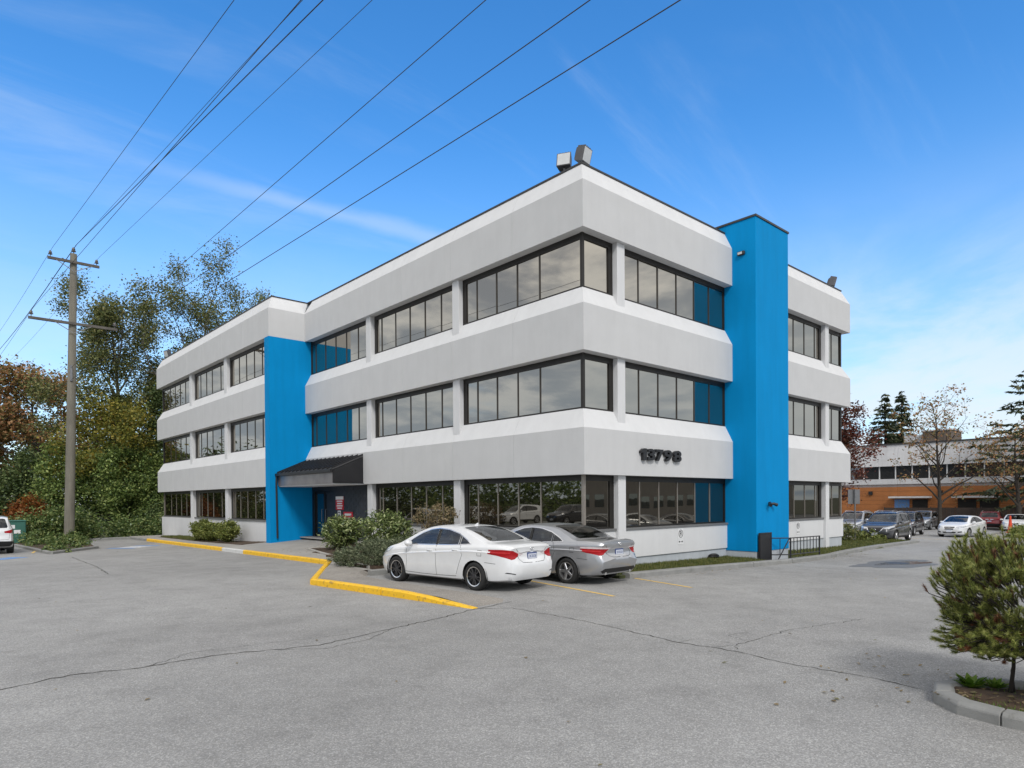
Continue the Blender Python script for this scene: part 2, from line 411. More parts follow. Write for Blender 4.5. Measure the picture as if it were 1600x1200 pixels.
# accessible-bay paint by the far kerb and by the white car
stripe((-6.3, 24.6), (-5.35, 25.6), 1.1, M['line_white'], 'bay_symbol', .005); stripe((-6.75, 24.3), (-6.4, 24.7), 1.3, M['line_blue'], 'bay_symbol_border', .0055); stripe((-5.3, 25.6), (-5.0, 26.0), 1.2, M['line_blue'], 'bay_symbol_border', .0055)
stripe((-11.9, 20.5), (-10.9, 21.3), .9, M['line_blue'], 'bay_symbol_border', .005)
stripe((-10.2, 24.0), (-9.2, 29.5), .1, M['line'], 'parking_line'); 
stripe((43.0, 3.2), (46.0, -1.4), .12, M['line'], 'parking_line'); stripe((34.5, 5.4), (33.5, -.3), .12, M['line'], 'parking_line')

# paving between the yellow kerb and the entrance: it climbs to the door
def ramp_a(y):
    if y < 10: return .05
    if y < 13: return .05 + (y - 10) / 3 * .035
    if y < 18.2: return .085
    if y < 25: return .085 - (y - 18.2) / 6.8 * .07
    return .015
def SW(x, y): return G(x, y) + .13 + ramp_a(y) * max(0, x + 3.75)
def interp(p, q, y): return p[0] + (q[0] - p[0]) * (y - p[1]) / (q[1] - p[1])
def kerb_x(y):
    if y >= 8.1: return interp((-3.72, 8.1), (-3.86, 30.6), y)
    if y >= 3.5: return interp((-6.52, 3.5), (-3.72, 8.1), y)
    return interp((-5.95, -2.4), (-6.52, 3.5), y)
mb = MB(); ys = [4.6 + i * .6 for i in range(54)]; ys = [y for y in ys if y <= 36.6]
nx = 9
for y in ys:
    x0 = kerb_x(min(y, 30.6)) + .1; x1 = .45 if y < 18.2 else -1.3
    if y < 9.6: x1 = max(x0 + .3, -4.15 + max(0, (y - 6.4)) * 1.1)
    for i in range(nx + 1):
        x = x0 + (x1 - x0) * i / nx; mb.v.append((x, y, SW(x, y) if y > 8 else G(x, y) + .13 - .02 * (8 - y) * 0))
for j in range(len(ys) - 1):
    for i in range(nx):
        a = j * (nx + 1) + i; mb.f.append((a, a + 1, a + nx + 2, a + nx + 1)); mb.mi.append(0)
mb.build('walkway', M['walk'], kind='structure')
# the raised asphalt pad beside the white sedan
def padz(x, y):
    e = (x - kerb_x(y)) / max(.2, (-4.62 - kerb_x(y)))
    return .125 - .105 * min(max(e, 0), 1.0) if y < 4.0 else .125
mb = MB(); ys = [-2.35 + i * .5 for i in range(18)]; ys = [y for y in ys if y <= 6.4]
for y in ys:
    x0 = kerb_x(y) + .08; x1 = -4.62 if y < 4.3 else -4.15
    if y < -1.9: x1 = -4.95
    for i in range(7):
        x = x0 + (x1 - x0) * i / 6; mb.v.append((x, y, (padz(x, y) * min(1, (y + 2.35) / 1.2) + .012) if i < 6 and y > -2.3 else -.01))
for j in range(len(ys) - 1):
    for i in range(6):
        a = j * 7 + i; mb.f.append((a, a + 1, a + 8, a + 7)); mb.mi.append(0)
mb.build('pad', M['pad'], kind='structure')

def kerb_run(name, path, w, h, mat, piece=2.5, label=None, hf=G, inset=0.0, special=None, taper_end=False, gap=.03, rnd_top=.03, seed=3):
    """a run of precast kerb stones, each stone a part of the kerb"""
    rr = random.Random(seed)
    c = path[len(path) // 2]; root = thing(name, (c[0], c[1], hf(*c)), label, 'kerb')
    segs = []
    for a, b in zip(path[:-1], path[1:]):
        a = Vector(a); b = Vector(b); n = max(1, round((b - a).length / piece))
        for i in range(n): segs.append((a + (b - a) * i / n, a + (b - a) * (i + 1) / n, i == 0, i == n - 1))
    for k, (a, b, f, l) in enumerate(segs):
        t = (b - a).normalized(); q = Vector((-t.y, t.x)); mb = MB(); rings = []
        g0 = gap * (1 if k else 0)
        ns = 4
        for i in range(ns + 1):
            p = a + (b - a) * i / ns + t * (g0 / 2 if i == 0 else -g0 / 2 if i == ns else 0)
            z = hf(p.x, p.y); hh = h + rr.uniform(-.004, .004)
            if taper_end and k == len(segs) - 1: hh = h * (1 - .9 * max(0, (i / ns - .35) / .65))
            prof = [(-w / 2, -.05), (w / 2, -.05), (w / 2, hh - rnd_top), (w / 2 - rnd_top, hh), (-w / 2 + rnd_top, hh), (-w / 2, hh - rnd_top)]
            rings.append([(p.x + q.x * o, p.y + q.y * o, z + e) for o, e in prof])
        mb.loft(rings); mt = mat
        if special and special(a, b): mt = special(a, b)
        mb.build('kerb_stone', mt, root, bevel=0)
    return root
kerb_run('yellow_kerb', [(-3.86, 31.0), (-3.72, 8.15), (-6.52, 3.45), (-5.93, -2.45)], .17, .16, M['yellow'], 2.45, 'yellow painted concrete kerb zigzagging in front of the entrance', taper_end=True, special=lambda a, b: M['white_kerb'] if 15.5 < (a.y + b.y) / 2 < 18.8 else None)
kerb_run('concrete_kerb', [(-6.4, 34.8), (-3.9, 34.9), (-3.86, 31.1)], .18, .15, M['kerb'], 2.4, 'grey concrete kerb at the far end of the lot beside the wing')
kerb_run('concrete_kerb', [(.55, -1.02), (4.3, -1.20), (9.0, -1.62), (12.6, -1.48), (15.5, -.95), (21.0, -.30), (28.3, .15)], .28, .15, M['kerb'], 2.9, 'grey concrete kerb along the grass strip by the blue tower')
kerb_run('concrete_kerb', [(-4.45, 4.25), (.2, 4.5)], .16, .16, M['kerb'], 2.4, 'low grey kerb ahead of the parked sedans at the juniper bed')
# bed kerb at the entrance
kerb_run('bed_edging', [(-4.0, 5.0), (-3.1, 8.6), (-2.3, 12.9), (.2, 12.75)], .10, .10, M['walk'], 2.2, 'thin concrete edging round the shrub bed beside the entrance walk', hf=lambda x, y: SW(x, y) - .03 if y > 8 else G(x, y) + .1)

# planting beds and grass strips: soil
def BED(x, y): return G(x, y) + .16 + ramp_a(y) * .8 * max(0, x + 3.75) + .03 * math.sin(3 * x + 1.7 * y)
xs = [-4.0 + .43 * i for i in range(11)]; ys = [4.6 + .5 * i for i in range(17)]
sheet('planting_bed', M['soil'], xs, ys, 0.03, lambda x, y: x < -4.0 + (y - 5.0) * .235 - .05, hf=BED, skirt=.5)
def BED2(x, y): return SW(x, y) + .02 + .015 * math.sin(4 * x + 2.3 * y)
sheet('planting_bed', M['soil'], [-2.75, -2.3, -1.9, -1.4], [19.0 + .5 * i for i in range(30)], 0.0, hf=BED2, skirt=.4)
KY = [(.55, -1.02), (4.3, -1.20), (9.0, -1.62), (12.6, -1.48), (15.5, -.95), (21.0, -.30), (28.3, .15)]
def kerb_y(x):
    for a, b in zip(KY[:-1], KY[1:]):
        if x <= b[0]: return a[1] + (b[1] - a[1]) * (max(x, a[0]) - a[0]) / (b[0] - a[0])
    return KY[-1][1]
def GRS(x, y):
    t = min(1, max(0, (y - kerb_y(x) - .15) / .6))
    return G(x, y) + .08 + (.07 + .012 * math.sin(5 * x) * math.sin(4 * y)) * t if y > kerb_y(x) - .05 else G(x, y) - .05
sheet('grass_strip', M['grass_base'], [.3 + .5 * i for i in range(17)], [-1.0, -.8, -.5, -.2, .1, .4], 0.0, None, hf=GRS, skirt=.4)
sheet('grass_strip', M['grass_base'], [10.5 + .6 * i for i in range(27)], [-1.3, -1.0, -.7, -.3, .1, .5, 1.0, 1.6, 2.4], 0.0, lambda x, y: x < 18.7 and y > .5, hf=GRS, skirt=.4)

# ------------------------------------------------------------------ the office building
GB, SG, B1, T1, S2, B2, T2, S3, B3, T3, PP = .32, 1.25, 2.848, 4.185, 4.77, 6.379, 7.713, 8.27, 9.848, 11.183, 11.80
SB = .30
XE, YI, WX, YF = 18.64, 17.97, -1.7675, 37.2
bld = thing('office_building', (0, 0, 0), 'three storey grey and white office building with blue towers and bronze ribbon windows', 'building')
class Fac:                                        # a facade: t runs along it, o runs inwards from its outer plane
    def __init__(s, org, along, inward): s.o = Vector(org); s.a = Vector(along); s.n = Vector(inward)
    def p(s, t, o, z): q = s.o + s.a * t + s.n * o; return (q.x, q.y, z)
FL = Fac((0, 0), (0, 1), (1, 0)); FR = Fac((0, 0), (1, 0), (0, 1)); FWg = Fac((WX, 0), (0, 1), (1, 0))
def fbox(mb, F, t0, t1, o0, o1, z0, z1, mi=0):
    a = F.p(t0, o0, z0); b = F.p(t1, o1, z1); return mb.box(a[0], b[0], a[1], b[1], a[2], b[2], mi)
def panel(F, t0, t1, B, T, S, m0=0, m1=0, name='spandrel_panel', gap0=.006, gap1=.006):
    prof = [(0, B), (0, T), (SB, S), (.55, S), (.55, B)]
    ra = [F.p(t0 + m0 * o + gap0, o, z) for o, z in prof]; rb = [F.p(t1 + m1 * o - gap1, o, z) for o, z in prof]
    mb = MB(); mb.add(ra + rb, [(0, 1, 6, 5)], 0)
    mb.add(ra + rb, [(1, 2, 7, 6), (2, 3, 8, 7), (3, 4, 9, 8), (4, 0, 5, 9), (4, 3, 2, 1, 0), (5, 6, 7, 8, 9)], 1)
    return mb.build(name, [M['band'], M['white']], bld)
BANDS = [(B1, T1, S2), (B2, T2, S3), (B3, T3, PP)]
for k, (B, T, S) in enumerate(BANDS):
    tj = [0, 2.98, 6.20, 9.38, 12.42, 15.2, YI + .05]
    for i in range(6):
        if k == 0 and i >= 4: continue
        panel(FL, tj[i], tj[i + 1], B, T, S, 1 if i == 0 else 0, (-1 if k == 2 else 0) if i == 5 else 0, gap0=0 if i == 0 else .006)
    if k == 0:
        panel(FL, 12.42, YI + .05, B1 + .05, T1, S2)
    panel(FR, 0, 8.06, B, T, S, 1, 0, gap0=0); panel(FR, 10.49, XE, B, T, S, 0, -1, gap1=0)
    wj = [YI if k == 2 else YI + .52, 21.2, 24.35, 27.4, 30.45, 33.6, YF]
    for i in range(6):
        panel(FWg, wj[i], wj[i + 1], B, T, S, (1 if k == 2 else 0) if i == 0 else 0, -1 if i == 5 else 0, gap0=0 if i == 0 else .006, gap1=0 if i == 5 else .006)
    if k == 2:                                    # the top band returns to the main front above the blue wall
        FRT = Fac((WX, YI), (1, 0), (0, 1)); panel(FRT, 0, -WX, B, T, S, 1, 1, gap0=0, gap1=0)
    FE = Fac((XE, 0), (0, 1), (-1, 0)); panel(FE, 0, 12, B, T, S, 1, 0, gap0=0)
    FN = Fac((WX, YF), (1, 0), (0, -1)); panel(FN, 0, 12, B, T, S, 1, 0, gap0=0)
# core so that nothing is seen through, and the roof
mb = MB(); mb.box(.62, XE - .62, .62, YF - .6, -.6, 11.5); mb.box(WX + .62, .62, YI + .7, YF - .6, -.6, 11.5); mb.build('core', M['frame'], bld)
mb = MB(); mb.box(.5, XE - .5, .5, YF - .5, 11.5, 11.62); mb.box(WX + .5, .5, YI + .5, YF - .5, 11.5, 11.62); mb.build('roof', M['roof'], bld)
mb = MB()                                         # dark metal coping on the parapet
c0, c1 = SB - .03, .58
def coping(F, t0, t1, m0, m1):
    ra = [F.p(t0 + m0 * o, o, z) for o, z in ((c0, PP), (c0, PP + .05), (c1, PP + .05), (c1, PP))]; rb = [F.p(t1 + m1 * o, o, z) for o, z in ((c0, PP), (c0, PP + .05), (c1, PP + .05), (c1, PP))]
    mb.loft([ra, rb])
coping(FL, 0, YI, 1, 1); coping(FR, 0, XE, 1, -1); coping(FWg, YI, YF, 1, -1); coping(Fac((WX, YI), (1, 0), (0, 1)), 0, -WX, 1, 1); coping(FE, 0, 12, 1, 0); coping(FN, 0, 12, 1, 0)
mb.build('coping', M['cap'], bld)

def pilaster(F, t, w, zs):
    for (z0, z1) in zs:
        mb = MB(); fbox(mb, F, t - w / 2, t + w / 2, .13, .5, z0, z1); mb.build('pilaster', M['white'], bld, bevel=.008)
def window(F, t0, t1, z0, z1, mul, ground=False, jl=.16, jr=.16, head=.17):
    """one ribbon window: frame with jambs and head, mullions and separate panes"""
    fr = MB(); o0, o1 = SB + .01, SB + .10
    fbox(fr, F, t0, t0 + jl, o0, o1, z0, z1); fbox(fr, F, t1 - jr, t1, o0, o1, z0, z1)
    fbox(fr, F, t0 + jl, t1 - jr, o0, o1, z1 - head, z1); fbox(fr, F, t0 + jl, t1 - jr, o0, o1, z0, z0 + .05)
    w = fr.build('window', M['frame'], bld)
    mm = M['mull_light'] if ground else M['mull']
    for u in mul:
        mb = MB(); fbox(mb, F, u - .019, u + .019, o0 + .012, o1 - .005, z0 + .052, z1 - head - .002); mb.build('mullion', mm, w)
    if ground:
        mb = MB(); fbox(mb, F, t0 - .02, t1 + .02, .20, .32, z0 - .07, z0 - .004); mb.build('sill', M['sill'], w)
    cuts = [t0 + jl] + list(mul) + [t1 - jr]
    for a, b in zip(cuts[:-1], cuts[1:]):
        mb = MB(); fbox(mb, F, a + .002, b - .002, o0 + .035, o0 + .05, z0 + .045, z1 - head + .01)
        # tiny differences of tilt between panes, so that reflections break from pane to pane
        tl = rnd.uniform(-.0035, .0035); tv = rnd.uniform(-.003, .003); n = F.n
        mb.v = [(v[0] + n.x * (tl * ((v[0] * F.a.x + v[1] * F.a.y) - (a + b) / 2) + tv * (v[2] - (z0 + z1) / 2)), v[1] + n.y * (tl * ((v[0] * F.a.x + v[1] * F.a.y) - (a + b) / 2) + tv * (v[2] - (z0 + z1) / 2)), v[2]) for v in mb.v]
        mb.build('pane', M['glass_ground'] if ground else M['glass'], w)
FLOORS = [(SG, B1, True), (S2, B2, False), (S3, B3, False)]
def ticks(a, step, n): return [a + step * i for i in range(n)]
for (z0, z1, gr) in FLOORS:
    # main front: bays between pilasters at 6.12 and 12.17
    window(FL, SB + .05, 5.95, z0, z1, [2.10, 3.12, 4.14, 5.17], gr, jl=.0, jr=.22)
    window(FL, 6.34, 11.95, z0, z1, [7.25, 8.29, 9.32, 10.36, 11.42], gr)
    if not gr: window(FL, 12.42, YI - .0, z0, z1, [13.38, 14.44, 15.45, 16.47, 17.48], gr, jr=.06)
    # right-hand front
    window(FR, SB + .05, 1.68, z0, z1, [], gr, jl=.0, jr=.2)
    window(FR, 2.03, 8.05, z0, z1, [2.96, 3.98, 5.03, 6.08, 7.03], gr, jl=.06, jr=.06)
    window(FR, 10.5, 16.2, z0, z1, [11.5, 12.53, 13.57, 14.58, 15.6], gr, jl=.06, jr=.2)
    window(FR, 16.6, XE - SB - .05, z0, z1, [17.36], gr, jl=.06, jr=.0)
    # wing
    window(FWg, YI + .52, 24.0, z0, z1, [19.6, 20.62, 21.68, 22.68, 23.7], gr, jl=.06, jr=.2)
    window(FWg, 24.4, 30.0, z0, z1, [25.5, 26.93, 27.92, 28.96, 29.75], gr, jr=.2)
    window(FWg, 30.5, YF - SB - .05, z0, z1, [31.95, 33.05, 34.15, 35.25], gr, jr=.0)
    # corner posts
    for (x, y) in ((SB + .03, SB + .03), (WX + SB + .03, YF - SB - .03), (XE - SB - .03, SB + .03)):
        mb = MB(); mb.box(x - .04, x + .05, y - .04, y + .05, z0, z1); mb.build('corner_post', M['mull_light'] if gr else M['frame'], bld)
PZ = [(T1 + .15, B2), (T2 + .15, B3)]
for t in (6.12, 12.17): pilaster(FL, t, .38, PZ + [(-.1, B1)])
for t in (1.85, 16.42): pilaster(FR, t, .36, PZ + [(GB - .45 if t > 10 else GB, B1)])
for t in (24.2, 30.25): pilaster(FWg, t, .42, PZ + [(-.4, B1)])
# ground floor walls under the windows
def low_wall(F, t0, t1, z0, z1, o=.24, mat='white', name='wall_panel', back=.6):
    mb = MB(); fbox(mb, F, t0, t1, o, back, z0, z1); return mb.build(name, M[mat], bld, bevel=.006)
low_wall(FL, .245, 5.93, GB, SG - .075); low_wall(FL, 6.31, 11.98, GB - .4, SG - .075); 
low_wall(FR, .60, 1.67, GB, SG - .075); low_wall(FR, 2.03, 8.06, GB, SG - .075); low_wall(FR, 10.48, 16.24, GB, SG - .075); low_wall(FR, 16.6, XE - .24, GB, SG - .075)
low_wall(FWg, YI + .53, 23.99, -.3, SG - .075); low_wall(FWg, 24.41, 30.04, -.4, SG - .075); low_wall(FWg, 30.46, YF - .2, -.5, SG - .075, o=.18)
low_wall(FL, .29, 6.3, -.6, GB - .004, o=.29, mat='plinth', name='plinth'); low_wall(FR, .61, 8.06, -.6, GB - .004, o=.29, mat='plinth', name='plinth'); low_wall(FR, 10.48, XE - .3, -.8, GB - .004, o=.29, mat='plinth', name='plinth')
for F, t0, t1, k in ((FE, .3, 12, 0), (FN, .3, 12, 0)):       # hidden ends, plain
    mb = MB(); fbox(mb, F, t0 + .35, t1, .26, .6, -.8, SG); mb.build('wall_panel', M['white'], bld)
    for (z0, z1, gr) in FLOORS: window(F, t0 + .06, t1, z0, z1, ticks(1.4, 1.05, 10), gr, jl=.0)
# blue wall beside the entrance
mb = MB(); mb.box(WX - .004, WX + .5, YI - .004, YI + .52, -.3, B3 + .01); mb.box(WX + .5, .62, YI - .004, YI + .3, -.3, B3 + .01); mb.build('blue_wall', M['blue'], bld)
# blue stair tower on the right-hand front, on its concrete foot
mb = MB(); mb.box(8.05, 10.5, -.91, .56, .23, 12.08); mb.build('blue_tower', M['blue'], bld, bevel=.01)
mb = MB(); mb.box(8.07, 10.48, -.885, .4, -.7, .226); mb.build('plinth', M['plinth'], bld)
mb = MB(); mb.box(8.02, 10.53, -.94, .9, 12.081, 12.15); mb.build('coping', M['cap'], bld); mb = MB(); mb.box(8.06, 10.49, .56, .86, 11.6, 12.08); mb.build('tower_back', M['cap'], bld)

# entrance: recess, door, dark tiled wall
mb = MB(); mb.box(.55, .62, 12.3, YI, .2, 2.95); mb.build('entrance_back', M['tile'], bld)
mb = MB(); mb.box(.30, .34, 12.36, 15.62, .25, 2.86); tw = mb.build('tiled_wall', M['tile'], bld)
for i in range(14):
    z0 = .47 + i * .165
    for j in range(8):
        y0 = 12.4 + j * .41 - (.2 if i % 2 else 0); y1 = min(y0 + .395, 15.62); y0 = max(y0, 12.38)
        if y1 - y0 < .1: continue
        mb = MB(); mb.box(.288 + rnd.uniform(-.003, .003), .302, y0, y1, z0, z0 + .152); mb.build('tile', M['tile'], tw)
mb = MB(); mb.box(.30, .45, 15.62, 15.76, .42, 2.86); mb.box(.30, .45, 17.7, 17.96, .42, 2.86); mb.box(.30, .45, 15.76, 17.7, 2.62, 2.86); mb.box(.33, .42, 16.70, 16.78, .42, 2.62); mb.build('door_frame', M['black'], bld)
for (a, b, g) in ((15.78, 16.68, 'tile'), (16.80, 17.68, 'door_glass')):
    mb = MB(); mb.box(.36, .40, a, a + .07, .46, 2.6); mb.box(.36, .40, b - .07, b, .46, 2.6); mb.box(.36, .40, a + .07, b - .07, 2.5, 2.6); mb.box(.36, .40, a + .07, b - .07, .46, .66)
    dr = mb.build('door', M['black'], bld)
    mb = MB(); mb.box(.375, .385, a + .06, b - .06, .65, 2.51); mb.build('pane', M[g], dr)
    mb = MB(); hy = a + .14 if a > 16 else b - .14; mb.tube([(.36, hy, 1.15), (.29, hy, 1.17), (.29, hy, 1.75), (.36, hy, 1.77)], .014, 6); mb.build('door_handle', M['grey_metal'], dr)
mb = MB(); mb.box(-.35, .5, 15.6, 17.95, .40, .452); mb.build('door_step', M['walk'], bld)
# canopy with standing seams
cn = MB()
XA, XB = -1.38, -.005; YA, YB = 12.45, YI - .008
cz = lambda x: 3.50 + (x - XA) / (XB - XA) * .57
cn.add([(XA - .06, YA, 3.46), (XB, YA, 4.07), (XB, YB, 4.07), (XA - .06, YB, 3.46), (XA - .06, YA, 3.43), (XB, YA, 4.02), (XB, YB, 4.02), (XA - .06, YB, 3.43)], [(0, 1, 2, 3), (7, 6, 5, 4), (0, 4, 5, 1), (1, 5, 6, 2), (2, 6, 7, 3), (3, 7, 4, 0)])
cp = cn.build('canopy', pm('canopy_pan', (.16, .16, .165), .28, .2, 1.5, metal=.7), bld)
for i in range(14):
    y = YA + .01 + i * (YB - YA - .05) / 13; mb = MB()
    mb.add([(XA - .06, y, 3.462), (XB, y, 4.072), (XB, y + .045, 4.072), (XA - .06, y + .045, 3.462), (XA - .06, y, 3.53), (XB, y, 4.14), (XB, y + .045, 4.14), (XA - .06, y + .045, 3.53)], [(3, 2, 1, 0), (4, 5, 6, 7), (0, 1, 5, 4), (1, 2, 6, 5), (2, 3, 7, 6), (3, 0, 4, 7)])
    mb.build('standing_seam', M['black'], cp)
mb = MB(); mb.add([(XA, YA + .003, 2.88), (XB, YA + .003, 2.88), (XB, YA + .003, 4.0), (XA, YA + .003, 3.43), (XA, YA + .05, 2.88), (XB, YA + .05, 2.88), (XB, YA + .05, 4.0), (XA, YA + .05, 3.43)], [(0, 1, 2, 3), (7, 6, 5, 4), (0, 4, 5, 1), (1, 5, 6, 2), (2, 6, 7, 3), (3, 7, 4, 0)]); mb.build('canopy_end', M['black'], cp)
mb = MB(); mb.box(XA - .02, XA + .04, YA + .05, YB, 2.88, 3.43); mb.build('fascia', pm('fascia_metal', (.34, .31, .31), .32, .25, 1.2, 0, 0, metal=.7), cp)
mb = MB(); mb.box(XA - .16, XA - .04, YA - .03, YB, 3.33, 3.45); mb.build('gutter', M['black'], cp)
mb = MB(); mb.box(XA + .04, .29, YA + .05, YB, 2.83, 2.878); mb.build('soffit', M['white'], cp)
mb = MB(); mb.tube([(XA - .10, YI - .07, 3.36), (XA - .12, YI - .07, 3.0), (XA - .09, YI - .07, .42)], .045, 8); mb.build('downpipe', M['black'], cp)
# ------------------------------------------------------------------ cars
def paint(name, col, flake=0.0, rough=.28):
    mt, nt, b = nodes_of(name)
    b.inputs['Roughness'].default_value = rough; b.inputs['Metallic'].default_value = flake
    b.inputs['Coat Weight'].default_value = 1.0; b.inputs['Coat Roughness'].default_value = .03
    p = posv(nt, obj=True)
    c = ramp(nt, nz(nt, p, 2.5, 4, .6), [(.3, tuple(q * .95 for q in col)), (.7, tuple(min(1, q * 1.03) for q in col))])
    # road film towards the sills
    nt.links.new(c, b.inputs['Base Color']); return mt
M['car_white'] = paint('car_paint_white', (.74, .75, .76)); M['car_silver'] = paint('car_paint_silver', (.42, .43, .45), .65, .32)
M['car_grey'] = paint('car_paint_grey', (.06, .062, .068), .15, .3); M['car_dark'] = paint('car_paint_dark', (.016, .018, .024), .1, .3)
M['car_red'] = paint('car_paint_red', (.22, .012, .016), .3, .3); M['car_lgrey'] = paint('car_paint_light_grey', (.24, .25, .26), .5, .3)
M['tyre'] = pm('tyre_rubber', (.018, .018, .018), .85, .2, 9, .3, 90, obj=True)
M['rim_dark'] = pm('rim_dark', (.07, .07, .075), .35, .1, 5, metal=.6, obj=True); M['rim_silver'] = pm('rim_silver', (.55, .55, .56), .28, .06, 5, metal=.85, obj=True)
M['rim_lip'] = pm('rim_lip', (.75, .75, .76), .16, .04, 5, metal=1.0, obj=True)
M['chrome'] = pm('chrome', (.82, .82, .83), .08, .02, 5, metal=1.0, obj=True)
M['seam'] = pm('panel_gap', (.02, .02, .02), .8, .1, 5, obj=True)
M['interior'] = pm('car_interior', (.22, .215, .20), .85, .2, 5, obj=True); M['seat'] = pm('car_seat', (.32, .31, .28), .9, .15, 5, obj=True)
M['tail_red'] = pm('tail_red', (.36, .004, .008), .25, .08, 20, spec=.35, coat=0.15, obj=True); M['tail_clear'] = pm('tail_clear', (.62, .55, .56), .12, .08, 20, spec=.8, coat=1.0, obj=True)
M['head_clear'] = pm('headlamp', (.55, .57, .60), .10, .3, 14, spec=.9, coat=1.0, metal=.3, obj=True)
M['plate'] = pm('plate_white', (.62, .65, .72), .45, .03, 5, obj=True); M['plate_blue'] = pm('plate_blue', (.05, .08, .22), .5, .03, 5, obj=True)
M['grille'] = pm('grille_black', (.012, .012, .013), .4, .1, 6, obj=True); M['amber'] = pm('amber_lamp', (.6, .2, .02), .15, .05, 9, obj=True)
def car_glass(name, tint, tr):
    mt, nt, b = nodes_of(name); N = nt.nodes; L = nt.links; N.remove(b); out = N['Material Output']
    gl = N.new('ShaderNodeBsdfGlossy'); gl.inputs['Roughness'].default_value = .01; gl.inputs['Color'].default_value = (.95, .97, 1, 1)
    tp = N.new('ShaderNodeBsdfTransparent'); tp.inputs['Color'].default_value = (*tint, 1)
    lw = N.new('ShaderNodeFresnel'); lw.inputs['IOR'].default_value = 1.8
    mx = N.new('ShaderNodeMixShader'); L.new(lw.outputs[0], mx.inputs[0]); L.new(tp.outputs[0], mx.inputs[1]); L.new(gl.outputs[0], mx.inputs[2])
    L.new(mx.outputs[0], out.inputs[0]); return mt
M['car_glass'] = car_glass('car_glass', (.82, .88, .86), 1); M['car_glass_dark'] = car_glass('car_glass_dark', (.24, .27, .26), 1)

def pchip(pts, x):
    xs = np.array([p[0] for p in pts], float); ys = np.array([p[1] for p in pts], float)
    h = np.diff(xs); dl = np.diff(ys) / h; m_ = np.zeros(len(xs)); m_[0] = dl[0]; m_[-1] = dl[-1]
    for i in range(1, len(xs) - 1):
        if dl[i - 1] * dl[i] <= 0: m_[i] = 0
        else:
            w1 = 2 * h[i] + h[i - 1]; w2 = h[i] + 2 * h[i - 1]; m_[i] = (w1 + w2) / (w1 / dl[i - 1] + w2 / dl[i])
    x = min(max(x, xs[0]), xs[-1]); i = min(int(np.searchsorted(xs, x, 'right')) - 1, len(h) - 1); t = (x - xs[i]) / h[i]
    return (2 * t**3 - 3 * t**2 + 1) * ys[i] + (t**3 - 2 * t**2 + t) * h[i] * m_[i] + (-2 * t**3 + 3 * t**2) * ys[i + 1] + (t**3 - t**2) * h[i] * m_[i + 1]

def inside(poly, p):
    r = False; n = len(poly)
    for i in range(n):
        a, b = poly[i], poly[i - 1]
        if (a[1] > p[1]) != (b[1] > p[1]) and p[0] < (b[0] - a[0]) * (p[1] - a[1]) / (b[1] - a[1]) + a[0]: r = not r
    return r
def arc(cx, cz, r, a0, a1, n): return [(cx + r * math.cos(R(a0 + (a1 - a0) * i / n)), cz + r * math.sin(R(a0 + (a1 - a0) * i / n))) for i in range(n + 1)]

AX = {'side': (0, 2, 1), 'top': (0, 1, 2), 'end': (1, 2, 0)}          # projected axes and the axis along which one looks
def cut_region(bm, poly, view, filt, rid):
    a0, a1, ak = AX[view]; n = len(poly)
    bm.faces.ensure_lookup_table()
    for i in range(n):
        p, q = poly[i], poly[(i + 1) % n]
        lo = (min(p[0], q[0]) - .02, min(p[1], q[1]) - .02); hi = (max(p[0], q[0]) + .02, max(p[1], q[1]) + .02)
        fs = []
        for f in bm.faces:
            if not filt(f): continue
            c0 = [v.co[a0] for v in f.verts]; c1 = [v.co[a1] for v in f.verts]
            if max(c0) < lo[0] or min(c0) > hi[0] or max(c1) < lo[1] or min(c1) > hi[1]: continue
            fs.append(f)
        if not fs: continue
        co = Vector((0, 0, 0)); co[a0] = p[0]; co[a1] = p[1]
        no = Vector((0, 0, 0)); no[a0] = q[1] - p[1]; no[a1] = -(q[0] - p[0])
        if no.length < 1e-6: continue
        geom = set(fs)
        for f in fs: geom.update(f.edges); geom.update(f.verts)
        bmesh.ops.bisect_plane(bm, geom=list(geom), dist=1e-5, plane_co=co, plane_no=no.normalized())
    for f in bm.faces:
        if filt(f):
            c = f.calc_center_median()
            if inside(poly, (c[a0], c[a1])): f.material_index = rid

